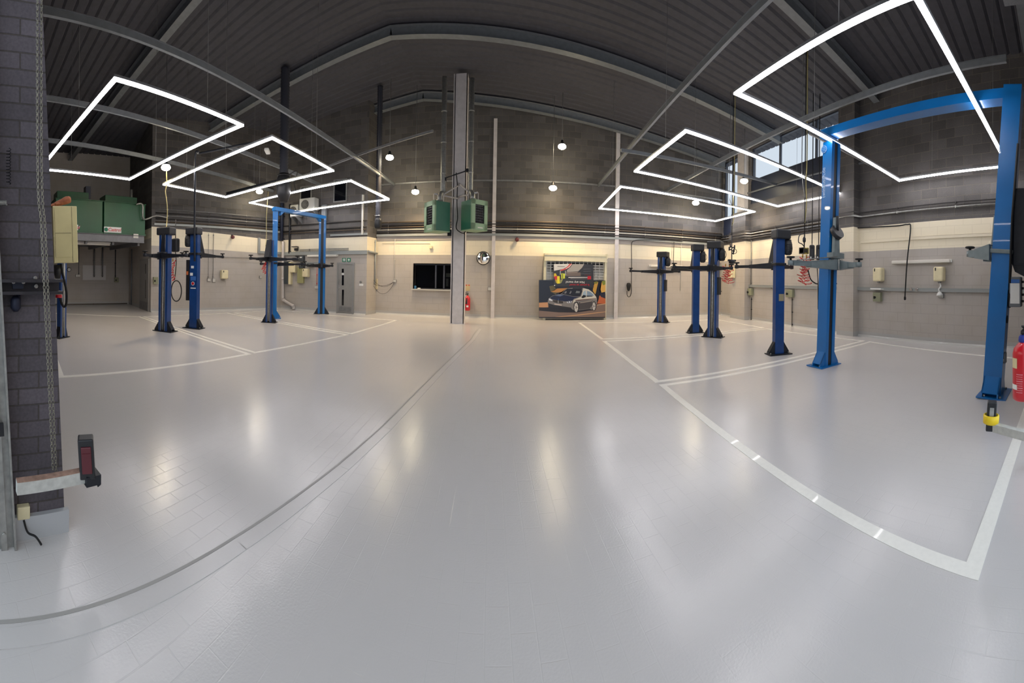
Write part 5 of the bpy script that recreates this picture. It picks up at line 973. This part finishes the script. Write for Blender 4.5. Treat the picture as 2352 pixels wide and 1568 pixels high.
# door guide rail
mb=MB(); 
gx=-1.93
for px,w_,m_ in((0,0,0),):
    a=ax(2,800,gx); b=ax(30,800,gx)
TR=Matrix.Translation((gx,.345,0))@Matrix.Rotation(R(3.5),4,'X'); mb=MB(TR)
mb.b2((-.05,-.012,0),(0,0,4.6)); mb.b2((-.05,-.05,0),(-.03,-.012,4.6)); mb.b2((-.05,-.085,0),(-.01,-.05,4.6)); mb.b2((-.05,-.3,0),(-.025,-.085,4.6))
gr=tag(mb.build('door_guide_rail',GALV),'galvanised door guide rail at the left edge beside the brick pier','rail')
for z in(.02+.0,.62,): mb=MB(TR); mb.cyl((-.01,-.066,z+.08),(.002,-.066,z+.08),.011,10); mb.build('bolt',GALV,gr)
mb=MB(TR); mb.b2((-.01,-.06,.66),(.01,-.035,.73)); mb.build('clip',BLK,gr)
# plinth
mb=MB(); mb.b2((-2.03,.2,0),(-2.0,.675,.135)); o=mb.build('baseboard_left_pier',mat('painted_plinth',S(176,178,180),.4)); o['kind']='structure'
# chain
def chain(px0,py0,px1,py1,x,lab):
    P=[ax(px0+(px1-px0)*t,py0+(py1-py0)*t,x) for t in(0,.25,.5,.75,1)]; top=Vector((x,P[0].y-(P[1].y-P[0].y)*.35,4.4)); P=[top]+P; pts=smooth(P,8); L_=[0]
    for a,b in zip(pts,pts[1:]): L_.append(L_[-1]+(b-a).length)
    mb=MB(); s=0; i=0; n=0
    while s<L_[-1]-.02:
        while L_[i+1]<s: i+=1
        p=pts[i].lerp(pts[i+1],(s-L_[i])/(L_[i+1]-L_[i])); d=(pts[i+1]-pts[i]).normalized(); side=Vector((0,1,0)) if n%2 else Vector((1,.3,0)).normalized()
        lk=[]
        for k in range(10):
            a=k*PI/5; lk.append(p+d*(.0085*math.cos(a)+(.003 if math.cos(a)>0 else -.003))+side*.0062*math.sin(a))
        mb.tube(lk,.002,5,closed=True); s+=.0175; n+=1
    return mb.build('chain',mat('dull_chain_steel',S(150,146,132),.35,.8)),lab
o,l=chain(86,331,122,1085,-1.86,''); tag(o,'left strand of the hanging door chain in front of the brick pier','chain','hanging door chain strands')
o,l=chain(95,331,131,1130,-1.86,''); tag(o,'right strand of the hanging door chain in front of the brick pier','chain','hanging door chain strands')
# steel bracket channel on the pier
za,zb_=ax(75,641,-1.95).z,ax(75,676,-1.95).z; y0,y1=.16,.605
mb=MB(); mb.b2((-2.03,y0,za-.018),(-1.93,y1,za)); mb.b2((-2.03,y0,zb_),(-1.93,y1,zb_+.018)); mb.b2((-2.03,y0,zb_),(-2.01,y1,za)); ch=tag(mb.build('steel_channel',mat('worn_dark_steel',S(58,56,60),.4,.5,noise=.25,nscale=12)),'dark steel channel bolted across the brick pier behind the chain','bracket')
for px,py in((30,647),(53,647),(80,638),(82,657)): p=ax(px,py,-1.99); mb=MB(); mb.cyl((-2.01,p.y,p.z),(-1.975,p.y,p.z),.012,8); mb.cyl((-1.98,p.y,p.z),(-1.965,p.y,p.z),.006,8); mb.build('bolt',CHROME,ch)
mb=MB(); p=ax(41,655,-2.0); mb.prism([(p.y-.035,za-.01),(p.y+.035,za-.01),(p.y+.03,zb_+.03),(p.y-.03,zb_+.03)],'x',-2.01,-1.99); mb.build('fixing_plate',NAVY,ch)
mb=MB(); p=ax(42,690,-2.0); mb.tube([(-2.0,p.y,zb_),(-2.0,p.y,p.z-.02)],.012); q=ax(36,711,-2.0); mb.lathe((-2.0,q.y,q.z-.01),[(.015,0),(.03,.02),(.03,.07),(.015,.09)],12); tag(mb.build('latch',mat('dark_blue_steel',S(34,38,56),.5,.4)),'small dark latch hanging under the steel channel','latch')
mb=MB(); e=rr(135,676,2.2); mb.tube([e+Vector((0,0,.0)),e-Vector((0,0,.02))],.022,12); tag(mb.build('red_end_cap',RED),'small red cap under the outer end of the steel channel','cap')
# springs at the far left top
mb=MB(); P=ax(20,350,-1.99)
pts=[(-1.99+.012*math.cos(k*.8),P.y+.012*math.sin(k*.8),P.z+.02-.0022*k) for k in range(90)]; mb.tube(pts,.003,5); tag(mb.build('coil_spring',BLKM),'thin coiled cable at the top left of the brick pier','spring')
P=ax(8,466,-1.96); mb=MB(); pts=[(-1.96+.014*math.cos(k*.9),P.y-.03+.0007*k,P.z+.014*math.sin(k*.9)) for k in range(70)]; mb.tube(pts,.003,5); tag(mb.build('door_spring',GALV),'short silver spring at the left edge of the brick pier','spring')
# photocell on an arm, left
def photocell(root,T,face,yellow=False):
    mb=MB(T); mb.box((0,0,.0),(.085,.075,.22),bev=.008); mb.build('housing',BLK,root)
    mb=MB(T); mb.box((0,-.04,.0),(.055,.012,.145),bev=.004); mb.box((0,-.047,.03),(.045,.004,.02)); s=mb.build('sensor_face',face,root); return s
A1=rr(196,1090,1.93); A0=fl(38,1117,A1.z); r=thing('photocell_arm','pale steel arm with a dark red safety sensor in front of the brick pier','safety sensor',A1)
d=(Vector((A1.x,A1.y,0))-Vector((A0.x,A0.y,0))); ang=math.atan2(d.y,d.x); L_=d.length; zc=A1.z+.0
T=Matrix.Translation((A0.x,A0.y,zc))@Matrix.Rotation(ang,4,'Z'); mb=MB(T); mb.b2((0,-.02,-.035),(L_,.02,.03)); mb.build('arm',mat('white_worn_paint',S(190,190,184),.5,noise=.15,nscale=25),r)
mb=MB(T); mb.b2((0,-.021,.03),(L_*.98,.021,.034)); mb.build('rusty_edge',mat('rusty_paint',S(150,120,104),.8,noise=.3,nscale=30),r)
PT=rr(199,1040,1.93); TT=Matrix.Translation((PT.x,PT.y,zc+.10))@Matrix.Rotation(math.atan2(PT.y,PT.x)-PI/2+PI,4,'Z')@Matrix.Rotation(R(180),4,'Z')@Matrix.Rotation(R(-4),4,'Y'); photocell(r,TT,mat('dark_red_lens',S(84,16,28),.3,coat=.3))
mb=MB(T); mb.b2((L_-.01,-.045,-.045),(L_+.075,.045,.008)); mb.tube([(L_+.06,-.03,-.03),(L_+.075,-.03,-.055),(L_+.06,-.03,-.06)],.006); mb.build('bracket',BLKM,r)
# cream socket box + cable
a=ax(53,1173,-2.02); mb=MB(); mb.box((-2.015,a.y,a.z),(.04,.075,.075),bev=.006); tag(mb.build('wall_socket',CREAMP),'small cream box low on the brick pier','socket')
mb=MB(); mb.tube(smooth([(-2.0,a.y,a.z-.04),(-1.98,a.y+.02,a.z-.1),(-1.95,a.y+.06,.05),(-1.93,a.y+.09,.012)]),.006,6); tag(mb.build('cable',RUB),'grey cable from the cream box down to the floor','cable')
# ------------------------------------------------------------------ right edge: photocell with yellow ring, extinguisher
A1=rr(2277,978,2.45); r=thing('photocell_arm','pale steel arm with a yellow-ringed black safety sensor at the right','safety sensor',A1)
A0=fl(2375,1004,A1.z); d=Vector((A0.x-A1.x,A0.y-A1.y,0)); ang=math.atan2(d.y,d.x); L_=d.length+.9; T=Matrix.Translation(A1)@Matrix.Rotation(ang,4,'Z')
mb=MB(T); mb.b2((.02,-.02,-.03),(L_,.02,.025)); mb.build('arm',mat('white_worn_paint',S(190,190,184),.5),r)
TT=Matrix.Translation(A1+Vector((0,0,.07)))@Matrix.Rotation(math.atan2(A1.y,A1.x)-PI/2,4,'Z')@Matrix.Rotation(R(4),4,'Y'); 
mb=MB(TT); mb.box((0,0,.0),(.065,.06,.2),bev=.008); mb.build('housing',BLK,r)
mb=MB(TT); mb.box((0,-.032,.02),(.03,.006,.09),bev=.002); mb.build('sensor_face',GALV,r)
mb=MB(TT); mb.lathe((0,0,-.05),[(.046,0),(.055,.005),(.055,.055),(.046,.06),(.044,.058),(.044,.002)],24); mb.build('ring',YEL,r)
mb=MB(); P=fl(2362,1076); mb.cyl((P.x,P.y,0),(P.x,P.y,.12),.02); mb.box((P.x,P.y,.13),(.05,.05,.08)); tag(mb.build('floor_bolt',GALV),'small bolt post on the floor at the right edge','bolt')
c=rr(2350,908,3.62); c.z=EYE-(908-ROW0)/FPX*3.62+.03
ex2=thing('fire_extinguisher','large red fire extinguisher at the right edge of the doorway','fire extinguisher',c)
extinguisher(ex2,c,1.28,dirx=1)
TT=Matrix.Translation(c)
for i,(z0,z1,dx0,dx1,m) in enumerate(((.33,.43,-.105,-.05,mat('pale_yellow_label',S(220,206,160),.5)),(.12,.17,-.105,-.07,WHT))):
    mb=MB(TT); n=6
    for k in range(n): 
        a0=R(112+k*7); a1=R(112+(k+1)*7); rr_=.111; mb.quad((rr_*math.cos(a0),rr_*math.sin(a0),z0),(rr_*math.cos(a1),rr_*math.sin(a1),z0),(rr_*math.cos(a1),rr_*math.sin(a1),z1),(rr_*math.cos(a0),rr_*math.sin(a0),z1))
    mb.build('label',m,ex2)
mb=MB(TT)
for j in range(9):
    z0=.27-j*.022; z1=z0+.007
    for k in range(5):
        a0=R(150+k*7); a1=R(150+k*7+(5 if j%3 else 7)); rr_=.111; mb.quad((rr_*math.cos(a0),rr_*math.sin(a0),z0),(rr_*math.cos(a1),rr_*math.sin(a1),z0),(rr_*math.cos(a1),rr_*math.sin(a1),z1),(rr_*math.cos(a0),rr_*math.sin(a0),z1))
mb.build('printed_panel',mat('pale_red_print',S(226,150,156),.4),ex2)
mb=MB(); mb.lathe(c+Vector((0,0,.575)),[(.04,0),(.05,.02),(.045,.06),(.03,.08)],14); mb.build('collar',mat('blue_plastic',S(30,50,140),.4),ex2)
mb=MB(); mb.b2(c+Vector((.05,-.16,.4)),c+Vector((.2,-.1,.46)))
mb.b2(c+Vector((.0,-.12,.4)),c+Vector((.12,-.02,.44))); mb.build('wall_bracket',BLK,ex2)
# ------------------------------------------------------------------ skirting where painted floor meets the walls
for nm,w,m in(('back',WE,1),('office',WB,1),('left',WA,1),('right',WR,1),('recess',WV,1)):
    mb=MB(w.T); mb.prism([(-.05,0),(0,0),(0,.05),(-.006,.045),(-.02,.02)],'x',0.02,w.L-.02 if nm!='right' else w.L-.5); o=mb.build('baseboard_'+nm,mat('cove_paint',S(184,184,180),.3,coat=.3)); o['kind']='structure'
# ------------------------------------------------------------------ camera, world, view
cam=bpy.data.cameras.new('camera'); co=bpy.data.objects.new('camera',cam); C.objects.link(co); bpy.context.scene.camera=co
M3=Matrix((CM.col[0],CM.col[2],-CM.col[1])).transposed(); co.matrix_world=Matrix.Translation((0,0,EYE))@M3.to_4x4()
cam.type='PANO'; cam.panorama_type='CENTRAL_CYLINDRICAL'; H_=1176/FPX
cam.central_cylindrical_range_u_min=-H_; cam.central_cylindrical_range_u_max=H_
cam.central_cylindrical_range_v_min=(ROW0-1568)/FPX; cam.central_cylindrical_range_v_max=ROW0/FPX; cam.central_cylindrical_radius=1.
cam.clip_start=.02; cam.clip_end=200
W=bpy.data.worlds.new('world'); bpy.context.scene.world=W; W.use_nodes=True; bg=W.node_tree.nodes['Background']; bg.inputs[0].default_value=(.74,.84,.95,1)
# overcast sky, brightest on the side the open vehicle door faces
nt=W.node_tree; g=node(nt,'ShaderNodeTexCoord'); sx=node(nt,'ShaderNodeSeparateXYZ'); nt.links.new(g.outputs['Generated'],sx.inputs[0])
mr=node(nt,'ShaderNodeMapRange'); mr.inputs[1].default_value=-.1; mr.inputs[2].default_value=-.8; mr.inputs[3].default_value=WORLD; mr.inputs[4].default_value=WORLD*2.3
nt.links.new(sx.outputs[1],mr.inputs[0]); nt.links.new(mr.outputs[0],bg.inputs[1])
sc=bpy.context.scene; sc.view_settings.view_transform='Standard'; sc.view_settings.look='None'; sc.view_settings.exposure=EXPO; sc.view_settings.gamma=1
sc.cycles.max_bounces=8 if hasattr(sc,'cycles') else 8
